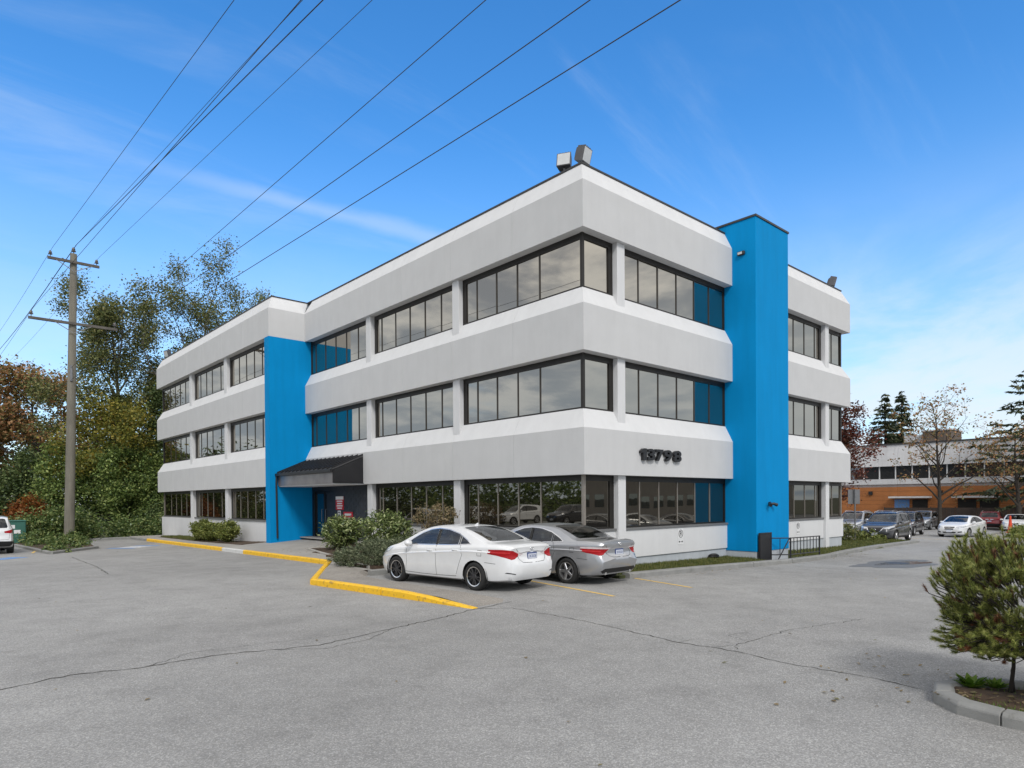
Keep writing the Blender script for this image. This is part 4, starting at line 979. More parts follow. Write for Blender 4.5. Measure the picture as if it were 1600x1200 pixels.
SUV = dict(name='suv', label='', cat='car', paint='car_grey', tail=-2.16, nose=2.14, axles=(-1.35, 1.35), rad=.355, wid=.225, rim='plain', spoke='rim_silver', lip='rim_silver', archgap=.05, wsh=.96, tumble=.30,
    top=[(-2.16, 1.13), (-2.10, 1.36), (-2.0, 1.60), (-1.86, 1.665), (-1.4, 1.70), (-.6, 1.725), (-.1, 1.72), (.12, 1.695), (.33, 1.61), (.70, 1.37), (1.02, 1.165), (1.22, 1.105), (1.70, 1.05), (1.98, .95), (2.08, .88), (2.14, .80)],
    belt=[(-2.16, 1.08), (-1.9, 1.16), (-1.2, 1.14), (0, 1.07), (1.0, 1.03), (1.5, .985), (1.9, .90), (2.14, .74)],
    bot=[(-2.16, .36), (-1.8, .28), (0, .25), (1.8, .26), (2.14, .32)],
    plan=[(-2.16, .74), (-2.10, .79), (-1.95, .85), (-1.6, .90), (-1.2, .92), (0, .92), (1.1, .915), (1.5, .90), (1.8, .85), (2.0, .76), (2.14, .62)],
    crease=[(-2.16, .90), (0, .88), (1.2, .84), (2.14, .68)], zglass=1.14,
    rear_prof=[(.3, .0), (.42, .07), (.62, .11), (.72, .10), (.78, .04), (1.0, .03), (1.15, .0)], rbulge=.04,
    front_prof=[(.3, .02), (.45, .08), (.6, .10), (.75, .07), (.9, .02), (1.0, 0)], fbulge=.05,
    regions=[
        ('windscreen', [(1.01, -.2), (1.01, .64), (.91, .72), (.27, .62), (.19, .55), (.14, -.2)], 'top', 'car_glass', -.006),
        ('rear_window', [(-.05, 1.17), (.60, 1.17), (.64, 1.22), (.56, 1.56), (.48, 1.585), (-.05, 1.60)], 'rear', 'car_glass_dark', -.004),
        ('front_window', [(.74, 1.10), (.80, 1.13), (.50, 1.33), (.24, 1.51), (.06, 1.60), (-.10, 1.615), (-.11, 1.115)], 'side', 'car_glass', -.006),
        ('rear_side_window', [(-.20, 1.12), (-.19, 1.615), (-.5, 1.61), (-.92, 1.585), (-.98, 1.15)], 'side', 'car_glass_dark', -.006),
        ('quarter_window', [(-1.05, 1.17), (-1.0, 1.575), (-1.35, 1.53), (-1.55, 1.40), (-1.45, 1.22)], 'side', 'car_glass_dark', -.006),
        ('front_door', [(1.0, .40), (.94, .62), (.98, .95), (.90, 1.07), (-.06, 1.10), (-.10, .40)], 'side', 'paint', 0),
        ('rear_door', [(-.11, .40), (-.07, 1.10), (-.99, 1.13), (-1.05, .90), (-.90, .58), (-.80, .40)], 'side', 'paint', 0),
        ('tail_lamp', [(.95, 1.08), (.80, 1.10), (.50, 1.02), (.52, .95), (.70, .93), (.95, .96)], 'rear', 'tail_red', .004),
        ('headlamp', [(.48, .80), (.46, .88), (.62, .91), (.92, .985), (.90, .90), (.70, .80)], 'front', 'head_clear', .003),
        ('grille', [(-.05, .60), (.20, .60), (.34, .72), (.40, .86), (-.05, .86)], 'front', 'grille', .002),
        ('lower_grille', [(-.05, .36), (.42, .36), (.52, .44), (.40, .50), (-.05, .50)], 'front', 'grille', .002),
        ('front_lamp', [(.58, .46), (.74, .50), (.74, .60), (.58, .54)], 'front', 'grille', .002),
        ('rear_valance', [(-.05, .36), (.72, .36), (.86, .50), (.80, .58), (-.05, .60)], 'rear', 'black_plastic', .002),
        ('sill_cladding', [(.98, .24), (-.96, .24), (-.98, .38), (.98, .38)], 'side', 'black_plastic', .003)],
    seams=[[(1.0, .40), (.94, .62), (.98, .95), (.95, 1.08)], [(-.10, .40), (-.07, 1.11)], [(-.80, .40), (-.90, .58), (-1.05, .90), (-1.0, 1.14)]],
    trims=[([(-.155, 1.11), (-.145, 1.61)], .09, 'seam'), ([(-1.01, 1.16), (-.97, 1.58)], .06, 'seam'), ([(.78, 1.097), (-.1, 1.115), (-1.5, 1.2)], .018, 'chrome')], rear_seams=[[(.70, .93), (.66, .66), (0, .65)]],
    rear_trims=[([(.3, .98), (0, .985)], .04, 'chrome')], front_trims=[([(.45, .87), (.30, .66), (.16, .60), (0, .60)], .045, 'chrome')],
    handles=[(.12, .97, 'front_door'), (-.82, 1.0, 'rear_door')], mirror=(.60, 1.10), cabin=(-1.6, 1.1, .3, .74), rear_plate=.80, front_plate=.50, fin=None, badge=[(1, .76, .07, .06)],
    rails=[[(.2, .60, 1.665), (.1, .60, 1.74), (-.6, .61, 1.765), (-1.4, .60, 1.735), (-1.55, .60, 1.66)]])
def suv(x, y, h, paint_, label, **kw):
    q = dict(SUV); q.update(paint=paint_, label=label); q.update(kw); return put_car(make_car(q), x, y, h)
FRONT = [('headlamp', [(.36, .64), (.40, .74), (.56, .78), (.80, .84), (.84, .76), (.72, .66), (.5, .62)], 'front', 'head_clear', .003), ('grille', [(-.05, .56), (.22, .56), (.32, .70), (.30, .74), (-.05, .75)], 'front', 'grille', .002), ('lower_grille', [(-.05, .32), (.34, .32), (.42, .40), (-.05, .43)], 'front', 'grille', .002), ('front_lamp', [(.50, .34), (.72, .38), (.70, .46), (.50, .42)], 'front', 'grille', .002)]
def saloon(x, y, h, paint_, label, **kw):
    q = dict(SED2); q.update(paint=paint_, label=label, exhaust=None, rim='twin', front_plate=.46, badge=[(1, .66, .06, .06)], front_trims=[([(.33, .72), (.24, .55), (0, .55)], .02, 'chrome'), ([(.30, .65), (0, .65)], .02, 'chrome')])
    q['regions'] = [r for r in SED2['regions'] if r[0] != 'headlamp'] + FRONT
    q.update(kw); return put_car(make_car(q), x, y, h)
# cars of the right-hand lot
suv(29.0, 1.95, 183, 'car_grey', 'dark grey suv facing the camera, parked just past the grass strip')
suv(39.6, 4.3, 186, 'car_dark', 'black suv parked behind the nose of the white saloon and the grey suv', rails=[])
saloon(40.0, .85, 176, 'car_white', 'white saloon with black grille in the middle of the right-hand lot')
suv(60.5, 3.6, 8, 'car_red', 'dark red suv seen from behind near the orange building')
saloon(56.5, .95, 186, 'car_white', 'white saloon at the right picture edge facing the camera beside the red suv')
suv(55.0, 7.6, 184, 'car_lgrey', 'light grey suv half hidden behind the white saloon with black grille', rails=[])
suv(36.5, 6.6, 184, 'car_silver', 'silver suv half hidden behind the dark grey suv')
suv(50.5, 9.3, 185, 'car_lgrey', 'grey suv of which only the roof shows above the black suv')
saloon(35.2, 8.6, 20, 'car_dark', 'dark saloon seen from behind at the end of the office building')
# car at the left picture edge
suv(-11.72, 26.4, 91, 'car_white', 'white suv cut off by the left picture edge beside the green cabinet', rails=[])
# the row across the lot, which shows mirrored in the ground floor windows
for k, (x, y, h, p_) in enumerate(((-27, 20, 2, 'car_lgrey'), (-27, 26.5, -3, 'car_dark'), (-27, 33, 3, 'car_white'), (-27.3, 39.5, 0, 'car_white'))):
    suv(x, y, h, p_, ('grey', 'black', 'first white', 'second white')[k] + ' suv across the lot, seen mirrored in the ground floor windows', rails=[])
for k, (x, y, h, p_) in enumerate(((22, -17, 88, 'car_dark'), (26.5, -17.3, 92, 'car_lgrey'), (31, -17, 90, 'car_dark'), (36, -17.2, 91, 'car_silver'))):
    saloon(x, y, h, p_, ('leftmost black', 'grey', 'right black', 'silver') [k] + ' saloon mirrored in the window below the number sign')
# ------------------------------------------------------------------ vegetation
def leaf_mat(name, stops, trans=.35, rough=.6, clump=.25, cscale=1.2):
    """leaf colours vary leaf by leaf and from clump to clump"""
    mt, nt, b = nodes_of(name); N = nt.nodes; L = nt.links; N.remove(b); out = N['Material Output']
    g = N.new('ShaderNodeNewGeometry')
    n = nz(nt, g.outputs['Position'], cscale, 3, .6)
    ad = N.new('ShaderNodeMath'); ad.operation = 'MULTIPLY_ADD'; L.new(n, ad.inputs[0]); ad.inputs[1].default_value = 1.6 * clump * 2; 
    sb = N.new('ShaderNodeMath'); sb.operation = 'SUBTRACT'; L.new(g.outputs['Random Per Island'], sb.inputs[0]); sb.inputs[1].default_value = 1.6 * clump
    L.new(sb.outputs[0], ad.inputs[2])
    c = ramp(nt, ad.outputs[0], stops)
    df = N.new('ShaderNodeBsdfDiffuse'); tr = N.new('ShaderNodeBsdfTranslucent'); gl = N.new('ShaderNodeBsdfGlossy'); gl.inputs['Roughness'].default_value = rough
    gl.inputs['Color'].default_value = (.6, .65, .6, 1)
    L.new(c, df.inputs['Color']); L.new(c, tr.inputs['Color'])
    m1 = N.new('ShaderNodeMixShader'); m1.inputs[0].default_value = trans; L.new(df.outputs[0], m1.inputs[1]); L.new(tr.outputs[0], m1.inputs[2])
    m2 = N.new('ShaderNodeMixShader'); m2.inputs[0].default_value = .05; L.new(m1.outputs[0], m2.inputs[1]); L.new(gl.outputs[0], m2.inputs[2])
    L.new(m2.outputs[0], out.inputs[0]); return mt
def st(*c): n = len(c); return [(i / (n - 1), q) for i, q in enumerate(c)]
M['leaf_green'] = leaf_mat('leaf_green', st((0.041, 0.068, 0.023), (0.127, 0.195, 0.050), (0.251, 0.343, 0.091), (0.389, 0.434, 0.137)))
M['leaf_dark'] = leaf_mat('leaf_dark', st((0.022, 0.037, 0.015), (0.059, 0.095, 0.029), (0.128, 0.183, 0.055), (0.238, 0.283, 0.110)))
M['leaf_tall'] = leaf_mat('leaf_tall', st((0.044, 0.055, 0.024), (0.112, 0.137, 0.050), (0.211, 0.235, 0.074), (0.321, 0.272, 0.099)))
M['leaf_yellow'] = leaf_mat('leaf_yellow', st((0.068, 0.081, 0.019), (0.162, 0.176, 0.030), (0.270, 0.257, 0.041), (0.405, 0.297, 0.054)))
M['leaf_brown'] = leaf_mat('leaf_brown', st((0.082, 0.080, 0.032), (0.181, 0.157, 0.059), (0.379, 0.189, 0.082), (0.494, 0.247, 0.115), (0.279, 0.279, 0.099)))
M['leaf_orange'] = leaf_mat('leaf_orange', st((.12, .035, .012), (.28, .085, .018), (.36, .14, .025)))
M['leaf_red'] = leaf_mat('leaf_red', st((0.047, 0.014, 0.011), (0.135, 0.030, 0.022), (0.216, 0.061, 0.041), (0.162, 0.095, 0.047)))
M['leaf_box'] = leaf_mat('leaf_box', st((0.050, 0.069, 0.015), (0.125, 0.163, 0.027), (0.250, 0.275, 0.062), (0.375, 0.375, 0.125)), cscale=6)
M['leaf_rhodo'] = leaf_mat('leaf_rhodo', st((0.048, 0.075, 0.022), (0.112, 0.160, 0.048), (0.225, 0.281, 0.094), (0.450, 0.488, 0.244)), .2, .35, cscale=5)
M['leaf_juniper'] = leaf_mat('leaf_juniper', st((0.041, 0.060, 0.030), (0.094, 0.122, 0.064), (0.169, 0.198, 0.112), (0.300, 0.319, 0.188)), .2, cscale=4)
M['leaf_dry'] = leaf_mat('leaf_dry', st((.12, .09, .045), (.25, .19, .10), (.36, .27, .16), (.20, .19, .09)), cscale=5)
M['needle'] = leaf_mat('needle', st((.07, .10, .022), (.19, .235, .05), (.34, .37, .09), (.52, .49, .17)), .35, .5, .3, 7)
M['needle_dead'] = leaf_mat('needle_dead', st((.12, .04, .015), (.25, .09, .035)), .2)
M['conifer'] = leaf_mat('conifer', st((0.018, 0.027, 0.015), (0.042, 0.060, 0.030), (0.075, 0.098, 0.045), (0.135, 0.128, 0.060)))
M['grass'] = leaf_mat('grass', st((.035, .05, .010), (.09, .12, .022), (.16, .17, .04), (.22, .19, .07)), .3, .6, .3, 2)
M['weed'] = leaf_mat('weed', st((.06, .13, .012), (.13, .25, .022), (.24, .36, .06)), .4, .5, .2, 5)
M['ivy'] = leaf_mat('ivy', st((0.030, 0.060, 0.018), (0.083, 0.143, 0.038), (0.180, 0.240, 0.075), (0.300, 0.330, 0.120)), .25, .4, .3, 3)
M['bark'] = pm('bark', (.075, .065, .055), .9, .3, 6, .6, 25); M['bark_pale'] = pm('bark_pale', (.16, .145, .125), .9, .25, 6, .5, 25)
M['bark_dark'] = pm('bark_dark', (.035, .028, .022), .9, .3, 6, .5, 25)
M['wood_pole'] = pm('wood_pole', (.20, .185, .15), .9, .12, .8, .5, 30, streak=.35)

def quads(cen, size, rs, asp=.6, upb=.5, dirs=None, jit=.5):
    """leaf-like diamonds; dirs sets the direction of the long axis"""
    n = len(cen); nr = rs.normal(size=(n, 3)); nr[:, 2] = np.abs(nr[:, 2]) + upb; nr /= np.linalg.norm(nr, axis=1)[:, None]
    t = rs.normal(size=(n, 3)) if dirs is None else dirs + rs.normal(size=(n, 3)) * jit
    t -= nr * np.sum(t * nr, axis=1)[:, None]; t /= (np.linalg.norm(t, axis=1)[:, None] + 1e-9); b = np.cross(nr, t)
    s = size * rs.uniform(.6, 1.35, n); hl = (t.T * s * .5).T; hb = (b.T * s * asp * .5).T; fold = (nr.T * s * .06).T
    v = np.stack([cen - hl, cen + hb * 1.0 + fold, cen + hl, cen - hb + fold], 1).reshape(-1, 3)
    return v, np.arange(4 * n)
def blob_points(ells, n, rs, clumps=60, cr=.22, shell=.55):
    """points in leaf clumps spread through lumpy ellipsoids, denser to the outside"""
    vol = np.array([e[3] * e[4] * e[5] for e in ells]) ** .67; cnt = np.maximum(1, (clumps * vol / vol.sum()).astype(int)); out = []
    for e, c in zip(ells, cnt):
        dv = rs.normal(size=(c, 3)); dv /= np.linalg.norm(dv, axis=1)[:, None]
        rad = rs.uniform(shell, 1.0, c) ** .6; cc = np.array(e[:3]) + dv * rad[:, None] * np.array(e[3:6])
        m_ = max(1, int(n / clumps)); r0 = cr * min(e[3:6]) * rs.uniform(.6, 1.5, c)
        g = rs.normal(size=(c, m_, 3)) * r0[:, None, None] * np.array([1, 1, .75]); out.append((cc[:, None, :] + g).reshape(-1, 3))
    return np.concatenate(out)
def branches(rs, base, H, r0, lean=(0, 0), spread=.55, first=.3, nl=9, levels=3, updir=.5, len1=.45, wig=.10, fork=3):
    """tapered trunk with limbs; returns the tube builder and the twig ends with directions"""
    mb = MB(); ends = []
    def grow(p, d, L, r, lev):
        ns = 6 if lev == 0 else 4; pts = [Vector(p)]; q = Vector(p); d = Vector(d).normalized(); dirs_ = [d.copy()]
        for i in range(ns):
            d = (d + Vector(rs.normal(0, wig * (.35 if lev == 0 else 1), 3)) + Vector((0, 0, .06 if lev else .03))).normalized(); q = q + d * L / ns; pts.append(q.copy()); dirs_.append(d.copy())
        rads = [max(.006, r * (1 - .82 * i / ns)) for i in range(ns + 1)]
        mb.tube(pts, rads, 7 if lev == 0 else (5 if lev == 1 else 3), cap=False)
        if lev >= levels:
            for i in range(1, ns + 1): ends.append((pts[i], dirs_[i]))
            return
        n = nl if lev == 0 else fork
        for k in range(n):
            t = (first + (1 - first) * (k + .5) / n) if lev == 0 else (.35 + .65 * (k + .7) / n)
            t = min(.98, t); f = t * ns; i = min(int(f), ns - 1); p0 = pts[i].lerp(pts[i + 1], f - i); dd = dirs_[i]
            az = k * 2.4 + rs.uniform(-.5, .5); side = Vector((math.cos(az), math.sin(az), 0)); side = (side - dd * side.dot(dd)).normalized()
            nd = (dd * (1 - spread) + side * spread * 1.2 + Vector((0, 0, updir * .3))).normalized()
            l = L * len1 * (1.15 - .55 * t if lev == 0 else .75) * rs.uniform(.75, 1.25)
            grow(p0, nd, l, rads[i] * .55, lev + 1)
        ends.append((pts[-1], d))
    grow(base, (lean[0], lean[1], 1), H, r0, 0)
    return mb, ends
def plant(name, loc, label, cat, group=None): return thing(name, loc, label, cat, group)
def tree(name, x, y, label, H, r0, leaf, nleaf, lsize, seed, bark='bark', group=None, z=None, spread=.55, first=.3, nl=9, levels=3, len1=.45, lean=(0, 0), scat=.5, ivy=None, fork=3, updir=.5, keep=1.0, wig=.10, asp=.7):
    rs = np.random.RandomState(seed); z0 = (G(x, y) if z is None else z) - .1
    root = plant(name, (x, y, z0), label, 'tree', group)
    mb, ends = branches(rs, (x, y, z0), H, r0, lean, spread, first, nl, levels, updir, len1, wig, fork); mb.build('trunk', M[bark], root, smooth=True)
    E = np.array([tuple(e[0]) for e in ends]); D = np.array([tuple(e[1]) for e in ends])
    if keep < 1: k = rs.rand(len(E)) < keep; E, D = E[k], D[k]
    i = rs.randint(0, len(E), nleaf); c = E[i] + rs.normal(size=(nleaf, 3)) * scat
    v, f = quads(c, lsize, rs, asp, .3); np_mesh('crown', v, f, 4, M[leaf], root, LOC[root])
    if ivy:
        n = ivy[0]; t = rs.uniform(0, ivy[1], n); a = rs.uniform(0, 6.28, n); rr = ivy[2] * (1.1 - .6 * t / H) * rs.uniform(.5, 1.1, n)
        c = np.stack([x + lean[0] * t + rr * np.cos(a), y + lean[1] * t + rr * np.sin(a), z0 + t], 1); v, f = quads(c, .28, rs, .8, .2); np_mesh('ivy', v, f, 4, M['leaf_dark'], root, LOC[root])
    return root
def bush(name, x, y, label, ells, n, lsize, leaf, seed, cat='shrub', group=None, clumps=80, cr=.22, shell=.55, stems=6, asp=.6, upb=.5, z=None, droop=None, bark='bark_dark', jit=.5):
    rs = np.random.RandomState(seed); z0 = G(x, y) if z is None else z
    root = plant(name, (x, y, z0), label, cat, group); mb = MB()
    E = [(x + e[0], y + e[1], z0 + e[2], e[3], e[4], e[5]) for e in ells]
    for i in range(stems):
        e = E[i % len(E)]; a = rs.uniform(0, 6.28); tip = (e[0] + e[3] * .7 * math.cos(a), e[1] + e[4] * .7 * math.sin(a), e[2] + e[5] * rs.uniform(-.2, .8))
        b0 = (x + (e[0] - x) * .5 + .08 * math.cos(a), y + (e[1] - y) * .5 + .08 * math.sin(a), z0 - .05); md = tuple((p + q) / 2 + rs.normal(0, .05) for p, q in zip(b0, tip))
        h = max(e[5], .3); mb.tube([b0, md, tip], [.035 * h + .006, .02 * h + .005, .005], 5, cap=False)
    mb.build('stems', M[bark], root, smooth=True)
    c = blob_points(E, n, rs, clumps, cr, shell); c[:, 2] = np.maximum(c[:, 2], z0 + .02)
    dirs = None
    if droop is not None:
        ce = np.array([np.mean([e[k] for e in E]) for k in range(3)]); dirs = c - ce; dirs /= (np.linalg.norm(dirs, axis=1)[:, None] + 1e-6); dirs[:, 2] += droop
    v, f = quads(c, lsize, rs, asp, upb, dirs, jit); np_mesh('crown', v, f, 4, M[leaf], root, LOC[root])
    return root

# --- wood beyond the far end of the lot
GW = 'trees of the wood beyond the lot'
tree('tall_tree', -.4, 54.0, 'tall thinning tree right of the utility pole, leftmost of the tall pair', 17.5, .36, 'leaf_tall', 38000, .19, 11, 'bark_pale', GW, spread=.56, first=.30, nl=15, levels=3, len1=.44, scat=.46, fork=4, ivy=(6000, 12, 1.2))
tree('tall_tree', 4.3, 50.5, 'tallest thin tree with ivy clad trunk, behind the office wing roof', 19.5, .40, 'leaf_tall', 26000, .17, 23, 'bark_pale', GW, spread=.54, first=.30, nl=16, levels=3, len1=.42, scat=.46, fork=4, ivy=(8000, 15.5, 1.25))
tree('tall_tree', 10.6, 45.0, 'thin tree top just showing over the roof of the blue wall', 16.5, .30, 'leaf_tall', 11000, .17, 35, 'bark_pale', GW, first=.4, nl=12, len1=.40, scat=.34, fork=4)
tree('maple_tree', -4.1, 75.9, 'brown and rust leaved maple left of the utility pole', 13.6, .44, 'leaf_brown', 19000, .33, 44, 'bark', GW, spread=.62, first=.16, nl=13, len1=.48, scat=.65)
tree('maple_tree', -9.9, 79.2, 'brown maple at the left picture edge, mostly cut off', 11.6, .38, 'leaf_brown', 12000, .33, 46, 'bark', GW, spread=.62, first=.16, nl=12, len1=.48, scat=.5)
tree('yellowing_tree', -2.2, 50.0, 'yellow green tree between the pole and the ivy covered trees', 9.4, .24, 'leaf_yellow', 15000, .22, 52, 'bark_dark', GW, spread=.62, first=.12, nl=14, len1=.46, scat=.5)
bush('tall_thicket', 1.6, 49.0, 'tall dark green ivy column against the end of the office wing', [(0, 0, 2.8, 2.3, 2.2, 3.2), (.3, -.5, 6.5, 2.0, 1.9, 3.2), (.6, -.3, 10.2, 1.6, 1.5, 2.8), (-1.4, .6, 4.2, 1.7, 1.6, 4.0), (2.6, -.6, 9.0, 1.8, 1.8, 3.4), (2.8, -.4, 4, 2, 2, 4)], 46000, .24, 'leaf_dark', 61, group='thickets of the wood', clumps=330, cr=.22)
bush('tall_thicket', 6.2, 49.0, 'leafy ivy crown that rises just above the roof line of the wing', [(0, 0, 12.5, 2.0, 2.0, 3.6), (-2.0, .6, 13.6, 1.5, 1.5, 3.6), (2.6, -.8, 12.0, 2.0, 1.8, 3.2), (0, 0, 7, 2.4, 2.2, 4)], 30000, .20, 'leaf_tall', 69, group='thickets of the wood', clumps=300, cr=.24, shell=.3)
bush('tall_thicket', -.9, 46.4, 'bright green leafy thicket just right of the utility pole', [(0, 0, 2.4, 2.0, 1.8, 2.6), (1.3, .4, 3.6, 1.7, 1.6, 3.2), (-1.0, .6, 4.4, 1.5, 1.5, 2.4)], 30000, .19, 'leaf_green', 62, group='thickets of the wood', clumps=290, cr=.20)
bush('tall_thicket', -4.2, 51.0, 'green thicket left of the pole under the rusty maple', [(0, 0, 2.6, 2.6, 2.2, 2.8), (1.6, 0, 4.6, 1.8, 1.8, 3.0), (-1.2, .8, 4.6, 1.6, 1.6, 2.6)], 26000, .21, 'leaf_green', 63, group='thickets of the wood', clumps=260, cr=.21)
bush('tall_thicket', -8.4, 55.0, 'dark thicket of mixed leaves behind the orange shrub', [(0, 0, 2.4, 2.6, 2.2, 2.6), (1.6, .4, 4.6, 1.6, 1.6, 2.4)], 17000, .23, 'leaf_dark', 64, group='thickets of the wood', clumps=190, cr=.21)
bush('autumn_shrub', -7.6, 50.0, 'orange autumn shrub behind the green cabinet', [(0, 0, 1.5, 1.1, 1.0, 1.4), (-.7, .4, 1.1, .9, .8, 1.1)], 6000, .16, 'leaf_orange', 65, clumps=110)
bush('tall_thicket', -12.5, 57.0, 'grey green thicket at the left picture edge', [(0, 0, 1.9, 3.0, 2.2, 2.2), (2.0, 1.0, 2.4, 1.8, 1.8, 1.6)], 11000, .22, 'leaf_tall', 66, group='thickets of the wood', clumps=150)
bush('dark_hedge', 3.2, 43.0, 'low dark hedge along the end of the office wing', [(0, 0, 1.4, 2.2, 1.6, 1.9), (-2.6, .6, 1.0, 1.8, 1.4, 1.3)], 11000, .17, 'leaf_dark', 67, clumps=140)
bush('ivy_bank', -3.4, 38.3, 'low ivy bank behind the far kerb', [(-1.6, 0, .3, 1.9, 1.5, .75), (1.0, .3, .4, 1.9, 1.5, .95), (3.0, .6, .5, 1.6, 1.5, 1.1)], 9500, .15, 'ivy', 68, clumps=170, stems=4)
# far wood that closes the view
rs = np.random.RandomState(90); el = []
for i in range(26):
    x = -60 + i * 6.2; el.append((x, 84 + rs.uniform(-4, 4), 3.5 + rs.uniform(-.5, 1.5), 4.6, 4, 5 + rs.uniform(-1, 2.5)))
c = blob_points(el, 36000, rs, 900, .20); v, f = quads(c, .55, rs, .7); o = np_mesh('distant_wood', v, f, 4, M['leaf_dark']); props(o, 'dark belt of trees far behind the lot', 'wood', None, 'stuff')
rs = np.random.RandomState(91); el = []
for i in range(24): el.append((-48 + rs.uniform(-2, 2), -20 + i * 5.6, 2.6 + rs.uniform(-.4, .6), 3.2, 4.0, 3.2 + rs.uniform(-.6, 1.0)))
c = blob_points(el, 24000, rs, 700, .22); v, f = quads(c, .55, rs, .7); o = np_mesh('tree_belt', v, f, 4, M['leaf_green']); props(o, 'green tree belt across the road, mirrored in the ground floor windows', 'tree belt', None, 'stuff')

# --- pole island
bush('ivy_shrub', -8.1, 35.2, 'spreading ivy shrub behind the foot of the utility pole', [(.3, .3, .95, 1.5, 1.2, 1.15), (-1.0, .2, .7, 1.1, 1.1, .85), (1.5, .4, .85, 1.0, 1.1, 1.05)], 15000, .14, 'ivy', 70, clumps=210, stems=6)
bush('ground_ivy', -8.4, 27.5, 'low ivy spilling over the kerb of the pole island', [(-.9, -3.6, .10, .5, 1.1, .22), (-.4, -2.0, .12, .8, 1.2, .26), (.1, .2, .14, .9, 1.6, .30), (.6, 2.6, .16, .9, 1.8, .32), (-.9, 1.6, .16, .7, 1.8, .38), (.9, 5.2, .18, .7, 1.6, .40), (-.6, 5.0, .18, .9, 1.8, .50)], 12000, .11, 'ivy', 71, clumps=300, stems=3)
# --- clipped shrubs in front of the wing
for k, (yy, w, h, lb) in enumerate(((26.0, .95, 1.05, 'leftmost of the three clipped shrubs below the wing windows'), (24.2, .95, .95, 'middle one of the three clipped shrubs below the wing windows'), (22.0, .82, 1.0, 'bright green rightmost of the three clipped shrubs below the wing windows'))):
    zz = SW(-2.35, yy) + .02
    bush('clipped_shrub', -2.35, yy, lb, [(0, 0, h * .60, .52, w, h * .50), (.05, .2, h * .45, .45, w * .85, h * .42)], 4600, .10, 'leaf_box', 80 + k, group='clipped shrubs below the wing windows', clumps=150, cr=.16, z=zz, stems=7)
# --- shrubs by the entrance
bush('rhododendron', -1.75, 11.3, 'dark green rhododendron nearest the entrance door', [(0, 0, .62, .62, .62, .58), (.25, -.35, .70, .5, .5, .5)], 3600, .15, 'leaf_rhodo', 90, group='rhododendrons at the entrance', clumps=150, cr=.18, asp=.36, z=.30, droop=.25, jit=.9)
bush('rhododendron', -1.25, 8.7, 'rounded rhododendron in front of the first ground floor window', [(0, .1, .74, .75, .85, .66), (.1, -.6, .6, .6, .6, .55)], 4600, .15, 'leaf_rhodo', 91, group='rhododendrons at the entrance', clumps=170, cr=.18, asp=.36, z=.32, droop=.25, jit=.9)
bush('juniper', -3.45, 5.75, 'spreading grey green juniper ahead of the white sedan', [(0, 0, .38, .90, 1.25, .48), (.5, -.9, .48, .95, .9, .52), (-.4, .35, .30, .8, 1.05, .36), (1.3, -.7, .48, .9, .8, .5)], 30000, .085, 'leaf_juniper', 92, clumps=420, cr=.13, asp=.20, z=.06, droop=.35, jit=.35, upb=.2)
bush('dry_shrub', -.75, 6.3, 'half bare tan leaved shrub behind the white sedan bonnet', [(0, 0, 1.15, .55, .95, .50), (0, -.5, 1.25, .45, .6, .38)], 1500, .085, 'leaf_dry', 93, clumps=110, cr=.16, z=.38, stems=26, bark='bark_pale')
bush('lavender', -1.6, 5.4, 'wispy grey shrub between the juniper and the wall', [(0, 0, .35, .5, .7, .4)], 1800, .09, 'leaf_juniper', 94, clumps=70, asp=.15, z=.3, droop=1.2, jit=.3)
